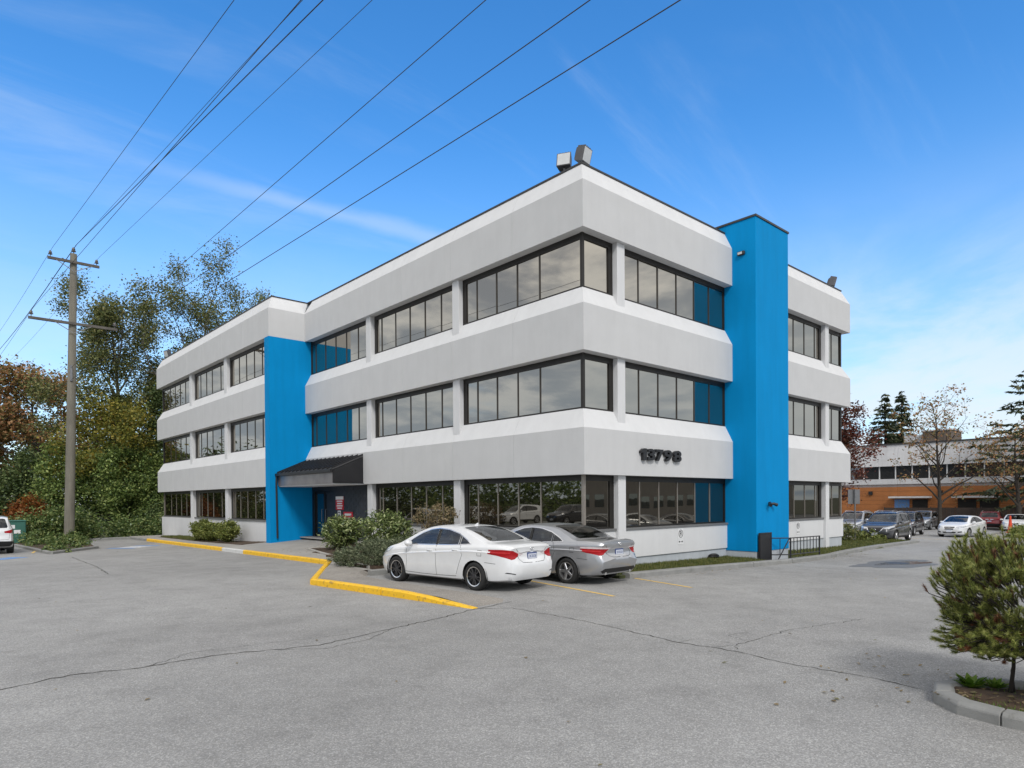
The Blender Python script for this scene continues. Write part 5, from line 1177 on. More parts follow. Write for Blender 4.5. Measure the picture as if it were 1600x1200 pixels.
# --- right-hand lot
GRT = 'street trees in front of the orange building'
tree('street_tree', 54.6, 6.2, 'nearly bare tree with a few brown leaves before the orange building', 10.5, .20, 'leaf_brown', 2400, .20, 101, 'bark_dark', GRT, spread=.58, first=.20, nl=19, levels=3, len1=.44, scat=.20, fork=4)
tree('street_tree', 57.5, .9, 'bare brown tree at the right picture edge', 8.2, .22, 'leaf_brown', 1900, .20, 102, 'bark_dark', GRT, spread=.62, first=.2, nl=17, levels=3, len1=.50, scat=.22, fork=4)
tree('red_tree', 45.5, 12.0, 'dark red leaved tree at the end of the office building', 10.4, .2, 'leaf_red', 10500, .22, 103, 'bark_dark', None, spread=.6, first=.14, nl=13, levels=3, len1=.40, scat=.38)
def conifer(x, y, label, H, Rm, seed, n=34, leaf='conifer', z=None, dens=26, group=None, first=.12, open_=1.0, sz=.5):
    rs = np.random.RandomState(seed); z0 = (G(x, y) if z is None else z) - .1; root = plant('conifer', (x, y, z0), label, 'tree', group); mb = MB()
    mb.tube([(x, y, z0), (x + .1, y, z0 + H * .5), (x, y, z0 + H)], [H * .016, H * .010, .02], 7); C_, D_ = [], []
    for k in range(n):
        t = first + (1 - first) * (k + rs.rand()) / n
        for q in range(3):
            if rs.rand() > open_: continue
            a = k * 2.1 + q * 2.09 + rs.uniform(-.5, .5); L = Rm * (1 - t) ** .75 * rs.uniform(.65, 1.15) + .15; p = Vector((x, y, z0 + H * t)); pts = [p]; dr = .22 * rs.uniform(.2, 1.4)
            for s in range(1, 6):
                u = s / 5; pts.append(p + Vector((math.cos(a) * L * u, math.sin(a) * L * u, L * (-.35 * u * u * dr * 4 + .12 * u + (.10 * u ** 3)))))
            mb.tube(pts, [max(.008, .012 * L * (1 - .8 * i / 5)) for i in range(6)], 3, cap=False)
            m_ = max(4, int(dens * L / Rm * 1.5)); u = rs.uniform(.12, 1.0, m_); i = np.minimum((u * 5).astype(int), 4); fr = u * 5 - i
            PT = np.array([tuple(q_) for q_ in pts]); c = PT[i] * (1 - fr)[:, None] + PT[i + 1] * fr[:, None]; c[:, 2] -= np.abs(rs.normal(0, .10, m_)) * sz; c[:, :2] += rs.normal(0, .16 * sz * 2, (m_, 2)) * (1.1 - u)[:, None]
            dv = np.tile(np.array([math.cos(a), math.sin(a), -.55]), (m_, 1)); C_.append(c); D_.append(dv)
    mb.build('trunk', M['bark_dark'], root, smooth=True); c = np.concatenate(C_); dv = np.concatenate(D_); v, f = quads(c, sz, rs, .34, .35, dv, .45); np_mesh('crown', v, f, 4, M[leaf], root, LOC[root]); return root
conifer(64.5, 1.6, 'large spreading conifer at the right picture edge behind the bare tree', 15.2, 7.2, 111, 38, dens=60, open_=.72, sz=.62)
GC = 'conifers behind the orange building'
conifer(86, 21.4, 'left one of the two dark conifers above the orange building roof', 17.5, 4.4, 112, 40, group=GC, dens=40, sz=.8)
conifer(88, 20.0, 'right one of the two dark conifers above the orange building roof', 17.9, 4.4, 113, 40, group=GC, dens=40, sz=.8)
conifer(80, 25.5, 'dark conifer half hidden by the red tree', 16.5, 4.2, 114, 36, group=GC, dens=36, sz=.8)
bush('grey_shrub', 24.2, 2.4, 'dry grey shrub at the foot of the sign post', [(0, 0, .45, .9, .6, .5)], 2200, .10, 'leaf_tall', 121, clumps=60, z=G(24, 2) + .1)
bush('low_shrub', 26.3, 2.0, 'low green shrub on the grass strip beside the dark grey suv', [(0, 0, .25, 1.6, .8, .35)], 2600, .10, 'leaf_box', 122, clumps=70, z=G(26, 2) + .1)
bush('ground_cover', 43.5, -2.6, 'mound of green ground cover on the island by the orange marker', [(0, 0, .15, 4.6, 1.4, .45), (3.5, .9, .2, 2.6, .9, .5)], 9000, .16, 'leaf_box', 123, clumps=160, cr=.3, z=G(43, -2))

# --- foreground pine with bottle-brush shoots
def shoots_mesh(P0, D0, ln, rs, per=70, nl=.06, w=.0035):
    """needles set round short shoots"""
    n = len(P0); t = rs.uniform(.05, 1, (n, per)); az = rs.uniform(0, 6.28, (n, per)); D = D0 / np.linalg.norm(D0, axis=1)[:, None]
    a = np.cross(D, np.array([.3, .2, .9])); a /= np.linalg.norm(a, axis=1)[:, None]; b = np.cross(D, a)
    base = P0[:, None, :] + D[:, None, :] * (ln[:, None] * t)[:, :, None]
    out = a[:, None, :] * np.cos(az)[:, :, None] + b[:, None, :] * np.sin(az)[:, :, None]
    tilt = rs.uniform(.55, 1.15, (n, per))[:, :, None]; nd = D[:, None, :] * tilt + out * .75; nd /= np.linalg.norm(nd, axis=2)[:, :, None]
    L = nl * rs.uniform(.75, 1.2, (n, per))[:, :, None]; sd_ = np.cross(nd, out + .01); sd_ /= (np.linalg.norm(sd_, axis=2)[:, :, None] + 1e-9)
    v = np.stack([base - sd_ * w, base + sd_ * w, base + nd * L], 2).reshape(-1, 3); return v, np.arange(len(v))
def pine(x, y, label, seed):
    rs = np.random.RandomState(seed); root = plant('pine_shrub', (x, y, .1), label, 'shrub'); mb = MB()
    stem = [(x - .06, y, .08), (x - .02, y - .02, .35), (x - .05, y - .03, .62)]; mb.tube(stem, [.022, .018, .016], 6); mb.tube([(x + .02, y - .02, .08), (x, y, .3), (x + .05, y - .05, .6)], [.012, .011, .01], 5)
    mb.tube([(x, y - .30, .08), (x, y - .32, .5), (x, y - .4, .9)], [.022, .02, .016], 7)
    n = 2700; dv = rs.normal(size=(n, 3)); dv /= np.linalg.norm(dv, axis=1)[:, None]; cen = np.array([x + .20, y - .24, 1.02]); rad = rs.uniform(.35, 1.0, n) ** .45
    dv2 = np.sign(dv) * np.abs(dv) ** .62; ext = np.array([.84, .88, .62]); P0 = cen + dv2 * rad[:, None] * ext
    lump = 1 + .05 * np.sin(P0[:, 0] * 9 + 1) * np.sin(P0[:, 1] * 8) + .08 * np.sin(P0[:, 2] * 11 + P0[:, 0] * 5); P0 = cen + (P0 - cen) * lump[:, None]
    P0[:, 2] = np.maximum(P0[:, 2], .36 + rs.uniform(0, .18, n)); D0 = dv * np.array([.55, .55, .2]) + np.array([0, 0, .95]) + rs.normal(0, .25, (n, 3)); ln = rs.uniform(.07, .15, n)
    low = P0[:, 2] < .78; D0[low, 2] *= .25; D0[low, :2] *= 1.7
    for i in range(14):
        p = Vector(P0[i * 7]); c = Vector((x, y - .1, .45)); mb.tube([c, c.lerp(p, .5) - Vector((0, 0, .06)), p], [.011, .008, .005], 4, cap=False)
    for i in range(n):
        p = Vector(P0[i]); d0 = Vector(D0[i]).normalized(); q = p + d0 * float(ln[i]); mb.tube([p - d0 * .06 - (p - Vector(cen)) * .12, p, q], [.006, .005, .003], 3, cap=False)
    mb.build('stems', M['bark_dark'], root, smooth=True)
    dead = rs.rand(n) < .06
    v, f = shoots_mesh(P0[~dead], D0[~dead], ln[~dead], rs, 80, .052, .0030); np_mesh('crown', v, f, 3, M['needle'], root, LOC[root])
    v, f = shoots_mesh(P0[dead], D0[dead], ln[dead], rs, 60, .055, .0026); np_mesh('dead_needles', v, f, 3, M['needle_dead'], root, LOC[root])
pine(-5.60, -10.95, 'low bushy pine with bottle brush shoots at the right front', 131)
# grass and weeds
def blades(name, pts, h, w, mat, seed, label):
    rs = np.random.RandomState(seed); n = len(pts); a = rs.uniform(0, 6.28, n); hh = h * rs.uniform(.5, 1.3, n); ww = w * rs.uniform(.7, 1.3, n); ln = rs.normal(0, .35, (n, 2)) * hh[:, None]
    sx = np.stack([np.cos(a) * ww, np.sin(a) * ww, np.zeros(n)], 1); tip = pts + np.stack([ln[:, 0], ln[:, 1], hh], 1)
    v = np.stack([pts - sx, pts + sx, tip], 1).reshape(-1, 3); o = np_mesh(name, v, np.arange(3 * n), 3, M[mat]); return props(o, label, 'grass', None, 'stuff')
def scatter(x0, x1, y0, y1, n, seed, hf, ok=None):
    rs = np.random.RandomState(seed); p = np.stack([rs.uniform(x0, x1, n), rs.uniform(y0, y1, n)], 1)
    if ok: p = np.array([q for q in p if ok(q[0], q[1])])
    return np.array([(q[0], q[1], hf(q[0], q[1])) for q in p])
blades('grass', scatter(.5, 8.2, -1.6, .28, 16000, 1, GRS, lambda x, y: kerb_y(x) + .15 < y and (x < 8 or y > -.9)), .075, .008, 'grass', 2, 'mossy grass strip between the kerb and the building plinth left of the tower')
blades('grass', scatter(10.5, 27.8, -1.5, 2.3, 26000, 3, GRS, lambda x, y: y > kerb_y(x) + .15 and (x > 18.7 or y < .28)), .085, .012, 'grass', 4, 'grass strip running past the end of the building to the dark grey suv')
blades('grass', scatter(-2.7, -1.55, 26.2, 33, 5000, 5, BED2), .10, .012, 'grass', 6, 'patch of grass at the foot of the wing')
# ------------------------------------------------------------------ utility pole and wires
PY = 33.2
po = thing('utility_pole', (-7.47, PY, G(-7.47, PY)), 'weathered wooden utility pole with two crossarms in an ivy island', 'utility pole')
def pole_x(z): return -7.47 + .41 * (z + .15) / 16.8
mb = MB(); mb.tube([(pole_x(z), PY, z) for z in (-.3, 2, 5, 8, 11, 14, 16.62)], [.265, .255, .24, .225, .205, .19, .17], 18); mb.build('pole_shaft', M['wood_pole'], po, smooth=True, autosm=50)
M['arm_wood'] = pm('arm_wood', (.11, .10, .088), .9, .2, 2, .4, 25); M['insulator'] = pm('insulator', (.12, .11, .105), .3, .15, 4)
def insulator(x, y, z, par, s=1.0):
    mb = MB(); n = 12
    mb.loft([[(x + r * s * math.cos(2 * math.pi * j / n), y + r * s * math.sin(2 * math.pi * j / n), z + h * s) for j in range(n)] for r, h in ((.02, 0), (.02, .10), (.10, .12), (.11, .16), (.05, .20), (.085, .22), (.075, .27), (.04, .33))]); return mb.build('insulator', M['insulator'], par, smooth=True, autosm=40)
for z, x0, x1, dz in ((16.07, -8.36, -5.82, -.0), (12.52, -9.29, -4.93, -.0)):
    mb = MB(); ya = PY - .27; mb.obox(((x0 + x1) / 2, ya, z), (1, 0, dz), (0, 1, 0), (-dz, 0, 1), (x1 - x0) / 2, .055, .075); arm = mb.build('crossarm', M['arm_wood'], po, bevel=.01)
    for sg in (-1, 1):
        mb = MB(); px = pole_x(z); mb.obox((px + sg * .45, ya - .06, z - .30), (sg * .8, 0, .45), (0, 1, 0), (-.45 * sg, 0, .8), .50, .006, .02); mb.build('brace', M['grey_metal'], po)
        insulator((x0 + .14) if sg < 0 else (x1 - .14), ya, z + .075, arm)
insulator(pole_x(16.6), PY, 16.62, po, 1.15)
mb = MB(); mb.box(-7.3 - .06, -7.3 + .06, PY - .30, PY - .2, 9.2, 10.1); mb.build('line_bracket', M['grey_metal'], po)
M['wire'] = pm('wire', (.03, .03, .032), .6, .1, 1)
def wire(label, a, b, r, sag=.35):
    """cable from the pole towards the next pole (b is a point it passes); it runs on beyond the pole too"""
    a = Vector(a); b = Vector(b); d = (b - a); d /= -d.y if d.y < 0 else d.y; pts = []
    for i in range(25):
        y = a.y + 46 - (46 + 66) * i / 24.0
        t = a.y - y; p = a + d * t
        if t < 0: p = a + Vector((-d.x * .2 * t * 0, 0, 0)) + Vector((-.03 * -t, 0, 0)); p.y = y; s = -t / 46; p.z = a.z - 4 * .5 * s * (1 - s)
        else:
            s = t / 66.0; p.z -= 0
        pts.append(p)
    mb = MB(); mb.tube(pts, r, 5); o = mb.build('power_line', M['wire'], None, off=tuple(a), smooth=True); return props(o, label, 'cable', 'overhead lines on the utility pole')
ya = PY - .27
wire('overhead line from the left end of the top crossarm', (-8.22, ya, 16.48), (-7.66, 7.9, 15.6), .009)
wire('heavy overhead line on the pole top insulator', (pole_x(16.6), PY, 17.0), (-5.95, 6.5, 15.63), .016)
wire('thin overhead line just above the heavy one on the pole top', (pole_x(16.6) + .05, PY, 17.05), (-6.15, 7.2, 15.92), .008)
wire('overhead line from the right end of the top crossarm', (-5.96, ya, 16.48), (-5.05, 5.3, 15.43), .008)
wire('overhead line from the left end of the lower crossarm', (-9.15, ya, 12.93), (-8.25, 2.0, 12.26), .009)
wire('overhead line from the right end of the lower crossarm', (-5.07, ya, 12.93), (-4.95, .05, 12.77), .010)
wire('upper one of two cables on the pole bracket', (-7.30, PY - .3, 10.0), (-5.5, -3.65, 10.62), .010)
wire('lower one of two cables on the pole bracket', (-7.30, PY - .3, 9.3), (-5.35, -5.48, 9.75), .010)
kerb_run('island_kerb', [(-10.15, 31.5), (-9.72, 22.35), (-7.45, 25.4), (-6.45, 34.7)], .16, .13, M['kerb'], 2.2, 'grey kerb round the ivy island of the utility pole')
mb = MB(); q = [(-10.1, 35), (-9.66, 22.5), (-7.5, 25.5), (-6.5, 34.8)]; mb.add([(x, y, G(x, y) + .09) for x, y in q], [(0, 1, 2, 3)]); mb.build('island_soil', M['soil'], kind='structure')
# green cabinet
cb = thing('utility_cabinet', (-9.75, 34.1, G(-9.7, 34.1)), 'green metal utility cabinet behind the white suv on the left', 'cabinet'); M['green_metal'] = pm('green_metal', (.035, .13, .10), .5, .1, 2)
z0 = G(-9.7, 34.1); mb = MB(); mb.box(-11.0, -9.45, 33.6, 34.6, z0, z0 + 1.28); mb.build('cabinet_body', M['green_metal'], cb, bevel=.03); mb = MB(); mb.box(-11.03, -9.42, 33.57, 34.63, z0 + 1.283, z0 + 1.36); mb.build('cabinet_lid', M['green_metal'], cb, bevel=.02); mb = MB(); mb.box(-10.15, -9.95, 33.585, 33.598, z0 + .9, z0 + 1.1); mb.build('sticker', M['white_sign'], cb); mb = MB(); mb.box(-10.0, -9.7, 33.585, 33.598, z0 + .62, z0 + .82); mb.build('sticker', M['white_sign'], cb)

# ------------------------------------------------------------------ fittings on the office building
def floodlight(x, y, z, az, tilt, label, s=1.0):
    t = thing('floodlight', (x, y, z), label, 'floodlight', 'roof floodlights'); c, s_ = math.cos(R(az)), math.sin(R(az)); f = Vector((c * math.cos(R(tilt)), s_ * math.cos(R(tilt)), math.sin(R(tilt)))); sd_ = Vector((-s_, c, 0)); u = f.cross(sd_) * -1
    if u.z < 0: u = -u
    cen = Vector((x, y, z + .34 * s)); mb = MB(); hw = .20 * s; rings = []
    for d0, w in ((-.22, .5), (-.15, .85), (.10, 1.0), (.13, 1.02)):
        rings.append([cen + f * d0 * s + sd_ * hw * w * a + u * hw * w * b for a, b in ((-1, -1), (1, -1), (1, 1), (-1, 1))])
    mb.loft(rings); mb.build('housing', M['flood_metal'], t); mb = MB(); mb.obox(cen + f * .133 * s, f, sd_, u, .004, hw * .9, hw * .9); mb.build('lens', M['lens'], t)
    for k in range(4):
        mb = MB(); mb.obox(cen - f * .02 * s + u * (hw * 1.0 + .02 * s) + sd_ * (-.12 + .08 * k) * s, f, sd_, u, .13 * s, .006, .022 * s); mb.build('fin', M['flood_metal'], t)
    mb = MB(); mb.tube([(x, y, z - .02), tuple(cen - u * hw)], .03 * s, 8); mb.build('bracket', M['grey_metal'], t)
floodlight(.60, .50, 11.85, -80, -14, 'right one of the two floodlights on the near roof corner', 1.05); floodlight(.46, 1.12, 11.85, -150, 14, 'left one of the two floodlights on the near roof corner', 1.05)
floodlight(17.9, .5, 11.85, -60, -15, 'floodlight on the far right roof corner', 1.0); floodlight(WX + .5, 36.4, 11.85, 200, -15, 'floodlight on the far left roof corner of the wing', 1.0)
wl = thing('wall_light', (8.05, -.38, 10.9), 'small black wall light high on the blue tower', 'wall light'); mb = MB(); mb.box(7.96, 8.048, -.52, -.24, 10.83, 10.97); mb.build('housing', M['black'], wl, bevel=.02); mb = MB(); mb.box(7.953, 7.962, -.44, -.27, 10.86, 10.94); mb.build('lens', M['lens'], wl)
wl = thing('wall_light', (8.95, -.91, 1.93), 'black twin spotlight low on the front of the blue tower', 'wall light'); mb = MB(); mb.tube([(8.95, -.912, 1.93), (8.95, -.97, 1.93)], .07, 12); mb.build('wall_plate', M['black'], wl)
for sg in (-1, 1): mb = MB(); mb.tube([(8.95 + sg * .05, -.96, 1.93), (8.95 + sg * .13, -1.02, 1.93), (8.95 + sg * .24, -1.10, 1.88)], [.03, .05, .065], 10); mb.build('spot_head', M['black'], wl, smooth=True, autosm=40)
# street number
def text_mesh(s, size, extrude, offset=0.0):
    cu = bpy.data.curves.new('txt', 'FONT'); cu.body = s; cu.size = size; cu.extrude = extrude; cu.offset = offset; cu.align_x = 'LEFT'; cu.resolution_u = 6
    o = bpy.data.objects.new('txt', cu); COL.objects.link(o); dg = bpy.context.evaluated_depsgraph_get(); me = bpy.data.meshes.new_from_object(o.evaluated_get(dg)); bpy.data.objects.remove(o); return me
num = thing('street_number', (3.58, 0, 3.33), 'black raised numerals 13798 on the lower band near the corner', 'numerals')
for ch, x0, x1 in (('3', 2.84, 3.22), ('7', 3.27, 3.66), ('9', 3.71, 4.13), ('8', 4.23, 4.65)):
    me = text_mesh(ch, .5, .05, .016 if ch != '1' else .010); co = np.array([v.co[:] for v in me.vertices]); mn, mx = co.min(0), co.max(0)
    q = np.stack([x0 + (co[:, 0] - mn[0]) / (mx[0] - mn[0]) * (x1 - x0) - 3.58, -.055 - co[:, 2] * 1.0, (co[:, 1] - mn[1]) / (mx[1] - mn[1]) * .365], 1)
    me.vertices.foreach_set('co', q.astype(np.float32).ravel()); me.update(); me.materials.clear(); me.materials.append(M['black']); o = bpy.data.objects.new('digit', me); link(o, num)
mb = MB(); q_ = [(2.60, 0), (2.78, 0), (2.78, .365), (2.63, .365), (2.50, .285), (2.50, .21), (2.60, .25)]
mb.add([(a, -.005, 3.33 + b) for a, b in q_] + [(a, -.105, 3.33 + b) for a, b in q_], [tuple(range(7)), tuple(range(13, 6, -1))] + [(i, (i + 1) % 7, 7 + (i + 1) % 7, 7 + i) for i in range(7)]); mb.build('digit', M['black'], num)
def no_parking(x, z, label):
    t = thing('no_parking_sign', (x, .235, z), label, 'sign'); y = .236; mb = MB(); mb.box(x - .15, x + .15, y - .008, y, z - .02, z + .32); mb.build('plate', M['white_sign'], t); mb = MB(); mb.box(x - .15, x + .15, y - .008, y, z - .20, z - .03); mb.build('lower_plate', M['white_sign'], t)
    mb = MB(); mb.tube([(x + .115 * math.cos(a), y - .010, z + .16 + .125 * math.sin(a)) for a in [2 * math.pi * k / 20 for k in range(21)]], .011, 5); mb.obox((x, y - .012, z + .16), (.7, 0, -.72), (0, 1, 0), (.72, 0, .7), .12, .003, .010); mb.build('ring', M['sill'], t)
    me = text_mesh('P', .24, .002); co = np.array([v.co[:] for v in me.vertices]); mn, mx = co.min(0), co.max(0); q = np.stack([-.05 + (co[:, 0] - mn[0]), -.009 - co[:, 2] * .5, .16 - .085 + (co[:, 1] - mn[1])], 1); me.vertices.foreach_set('co', q.astype(np.float32).ravel()); me.update(); me.materials.clear(); me.materials.append(M['black']); link(bpy.data.objects.new('letter', me), t)
    mb = MB(); mb.box(x - .09, x - .03, y - .011, y - .008, z - .13, z - .09); mb.add([(x - .12, y - .0105, z - .11), (x - .09, y - .0105, z - .15), (x - .09, y - .0105, z - .07)], [(0, 1, 2)]); mb.build('arrow', M['black'], t)
    mb = MB(); mb.box(x + .03, x + .09, y - .011, y - .008, z - .13, z - .09); mb.add([(x + .12, y - .0105, z - .11), (x + .09, y - .0105, z - .15), (x + .09, y - .0105, z - .07)], [(2, 1, 0)]); mb.build('arrow', M['black'], t)
no_parking(5.07, .80, 'no parking sign on the white wall left of the blue tower'); no_parking(13.72, .80, 'no parking sign on the white wall right of the blue tower')
# signs beside the entrance door
def wall_sign(y0, y1, z0, z1, label, body, head=None, lines=3, name='notice_sign'):
    t = thing(name, (.28, (y0 + y1) / 2, z0), label, 'sign'); mb = MB(); mb.box(.262, .283, y0, y1, z0, z1); mb.build('board', M[body], t)
    if head: mb = MB(); mb.box(.256, .261, y0 + .005, y1 - .005, z1 - head, z1 - .004); mb.build('header', M['white_sign'], t); z1 -= head
    for k in range(lines):
        zc = z1 - (k + .7) * (z1 - z0) / (lines + .4); h = (z1 - z0) / (lines + .4) * .28; mb = MB(); u = (y1 - y0) * (.14 + .06 * (k % 2)); mb.box(.257, .261, y0 + u, y1 - u, zc - h, zc + h); mb.build('print_line', M['white_sign' if body == 'red_sign' else 'sill'], t)
wall_sign(14.72, 15.46, 1.75, 2.36, 'red notice sign with a white header on the dark tiles beside the door', 'red_sign', .15, 4); wall_sign(15.0, 15.28, 1.30, 1.71, 'small white notice below the red one beside the door', 'white_sign', None, 3)
wall_sign(13.9, 14.74, 1.24, 1.66, 'low red banner on the tiled wall behind the rhododendron', 'red_sign', None, 2)
# railing and gate panel at the tower foot
ra = thing('handrail', (9.5, -1.42, G(9.5, -1.4)), 'black steel handrail beside the tower on the kerb', 'handrail'); zg = G(9.5, -1.4)
A0, A1, A2 = (8.88, -1.04), (9.5, -1.44), (12.0, -1.40)
def rz(x): return .70 - .012 * (x - 9.5)
for p in (A1, A2): mb = MB(); mb.tube([(p[0], p[1], G(*p) - .02), (p[0], p[1], rz(p[0]))], .032, 8); mb.build('post', M['black'], ra)
for a, b in ((A0, A1), (A1, A2)):
    for dz in (-.02, -.62): mb = MB(); mb.tube([(a[0], a[1], rz(a[0]) + dz), (b[0], b[1], rz(b[0]) + dz)], .022, 6); mb.build('rail', M['black'], ra)
for k in range(1, 9): t_ = k / 9; x = A1[0] + (A2[0] - A1[0]) * t_; y = A1[1] + (A2[1] - A1[1]) * t_; mb = MB(); mb.tube([(x, y, rz(x) - .02), (x, y, rz(x) - .62)], .015, 6); mb.build('baluster', M['black'], ra)
mb = MB(); x, y = 9.15, -1.22; mb.tube([(x, y, rz(x) - .02), (x, y, rz(x) - .62)], .015, 6); mb.build('baluster', M['black'], ra); mb = MB(); mb.tube([(9.45, -1.42, rz(9.4) - .04), (9.05, -1.15, zg)], .02, 6); mb.build('stay', M['black'], ra)
gp_ = thing('gate_panel', (8.46, -1.0, G(8.4, -1)), 'black sheet metal panel standing against the foot of the tower', 'panel'); mb = MB(); mb.box(8.10, 8.86, -1.03, -.98, -.16, .86); mb.build('sheet', M['black'], gp_, bevel=.006)
for x0, x1, za, zb in ((8.06, 8.10, -.2, .9), (8.86, 8.90, -.2, .9), (8.10, 8.86, .86, .9)): mb = MB(); mb.box(x0, x1, -1.04, -.97, za, zb); mb.build('frame_bar', M['black'], gp_)
hs_ = thing('hose_coil', (6.93, .1, GRS(6.9, .1)), 'black hose coil on the grass against the plinth', 'hose'); mb = MB(); zc = GRS(6.9, .1) + .08
for k in range(2): mb.tube([(6.93 + .22 * math.cos(a), .12 + .12 * math.sin(a), zc + .05 * k + .02 * math.sin(2 * a)) for a in [2 * math.pi * q_ / 18 for q_ in range(19)]], .035, 6)
mb.build('coil', M['black_plastic'], hs_, smooth=True)

# ------------------------------------------------------------------ right-hand background
M['clad_white'] = pm('white_cladding', (.55, .55, .56), .7, .06, .6, .15, 30, streak=.15); M['clad_orange'] = pm('orange_boards', (.34, .125, .035), .75, .10, .9, .15, 30, streak=.12); M['fence'] = pm('fence_dark', (.045, .032, .026), .85, .2, 1.0); M['box_brown'] = pm('roof_box_brown', (.13, .10, .08), .8, .15, 1.5)
M['bgglass'] = window_glass('background_glass', (.42, .45, .47), (.05, .05, .05), .05)
BX = 68.0; bb = thing('background_building', (BX, 6, G(60, 6)), 'long two storey building with orange lower boards and white upper storey', 'building'); gz = G(60, 6) - .3
mb = MB(); mb.box(BX + .3, BX + 14, -16, 26, gz, 8.0); mb.build('core', M['clad_white'], bb)
for k in range(14):
    y0 = -16 + 3.0 * k; mb = MB(); mb.add([(BX - .1, y0 + .01, 5.66), (BX - .1, y0 + 2.99, 5.66), (BX + .35, y0 + 2.99, 8.1), (BX + .35, y0 + .01, 8.1), (BX + .6, y0 + .01, 5.66), (BX + .6, y0 + 2.99, 5.66), (BX + .6, y0 + 2.99, 8.1), (BX + .6, y0 + .01, 8.1)], [(0, 3, 2, 1), (0, 1, 5, 4), (3, 7, 6, 2), (0, 4, 7, 3), (1, 2, 6, 5)]); mb.build('upper_panel', M['clad_white'], bb)
    mb = MB(); mb.box(BX, BX + .5, y0 + .01, y0 + 2.99, 3.62, 4.22); mb.build('lower_panel', M['clad_white'], bb)
mb = MB(); mb.box(BX + .2, BX + 14.1, -16.1, 26.1, 8.1, 8.22); mb.build('coping', M['cap'], bb)
k = 0
for j in range(25):
    y0 = -15.9 + j * 1.675; mb = MB(); mb.box(BX + .12, BX + .30, y0 - .05, y0 + .05, 4.23, 5.65); w = mb.build('mullion', M['white'], bb)
    if j < 24: mb = MB(); mb.box(BX + .2, BX + .22, y0 + .05, y0 + 1.625, 4.23, 5.65); mb.v = [(v[0] + rnd.uniform(-.01, .01), v[1], v[2]) for v in mb.v]; mb.build('pane', M['bgglass'], bb)
for i in range(9):
    z0 = gz + .02 + i * .50; z1 = min(z0 + .485, 3.60)
    for j in range(7): mb = MB(); y0 = -16 + j * 6; mb.box(BX + .02 + rnd.uniform(-.008, .008), BX + .35, y0 + .006, y0 + 5.994, z0, z1); mb.build('board', M['clad_orange'], bb)
for y0, y1 in ((10.6, 14.6), (4.2, 8.5), (-4.0, -.2)):
    mb = MB(); mb.box(BX - 1.1, BX, y0, y1, 2.05, 2.25); mb.build('door_canopy', M['clad_white'], bb)
    for q_ in range(2): a = y0 + .4 + q_ * (y1 - y0 - .4) / 2; mb = MB(); mb.box(BX - .03, BX + .02, a, a + (y1 - y0) / 2 - .5, gz, 1.9); mb.build('door', M['line_blue'] if q_ and y0 > 10 else M['frame'], bb)
for y0 in (16.6, 9.6, 2.6): mb = MB(); mb.box(BX - .16, BX + .01, y0, y0 + .4, 2.45, 2.85); mb.build('wall_lamp', M['black'], bb)
mb = MB(); mb.box(72, 76, 12.6, 14.6, 8.2, 9.3); mb.build('roof_box', M['clad_white'], bb); mb = MB(); mb.box(71, 75, 9.6, 12.4, 8.2, 9.55); r1 = mb.build('roof_box', M['box_brown'], bb); mb = MB(); mb.box(70.9, 75.1, 9.5, 12.5, 9.552, 9.7); mb.build('roof_box_lid', M['clad_white'], r1); mb = MB(); mb.box(73, 76, 3.5, 5.0, 8.2, 8.8); mb.build('roof_box', M['clad_white'], bb)
fe = thing('screen_fence', (64, 4, G(60, 4)), 'dark screen fence between the parked cars and the orange building', 'fence')
for j in range(11):
    y0 = -8 + j * 2.2; zz = G(64, y0); mb = MB(); mb.tube([(64, y0, zz - .1), (64, y0, zz + 2.05)], .05, 6); mb.build('fence_post', M['fence'], fe)
    if j < 10:
        for q_ in range(6): a = y0 + .06 + q_ * .348; mb = MB(); mb.box(63.97, 64.0, a, a + .335, zz + .05, zz + 1.95 + rnd.uniform(-.01, .01)); mb.build('fence_board', M['fence'], fe)
sp_ = thing('sign_post', (24.64, 2.08, G(24.6, 2.1)), 'grey sign seen from its back on a steel post by the grass strip', 'sign'); z0 = G(24.6, 2.1); mb = MB(); mb.tube([(24.64, 2.08, z0), (24.64, 2.08, z0 + 3.0)], .045, 8); mb.build('post', M['grey_metal'], sp_)
mb = MB(); dd = Vector((-.55, -.83, 0)); mb.obox((24.70, 2.16, z0 + 2.58), dd, (-dd.y, dd.x, 0), (0, 0, 1), .008, .36, .40); mb.build('sign_plate', M['grey_metal'], sp_, bevel=.004)
dl = thing('marker_cone', (48.0, -.3, G(48, -.3)), 'orange red traffic marker standing on the planted island', 'traffic marker'); M['orange'] = pm('orange_plastic', (.72, .07, .02), .5, .06, 3); z0 = G(48, -.3) + .1
mb = MB(); mb.box(47.75, 48.25, -.55, -.05, z0, z0 + .06); mb.build('base', M['orange'], dl, bevel=.01); mb = MB(); mb.loft([[(48 + r * math.cos(2 * math.pi * j / 14), -.3 + r * math.sin(2 * math.pi * j / 14), z0 + h) for j in range(14)] for r, h in ((.19, .06), (.13, .5), (.08, 1.0), (.05, 1.3))]); mb.build('cone', M['orange'], dl, smooth=True, autosm=40)
kerb_run('island_kerb', [(34.0, -1.9), (38, -.75), (47.5, .55), (52, .3)], .2, .13, M['kerb'], 3.0, 'kerb of the planted island in the right-hand lot')
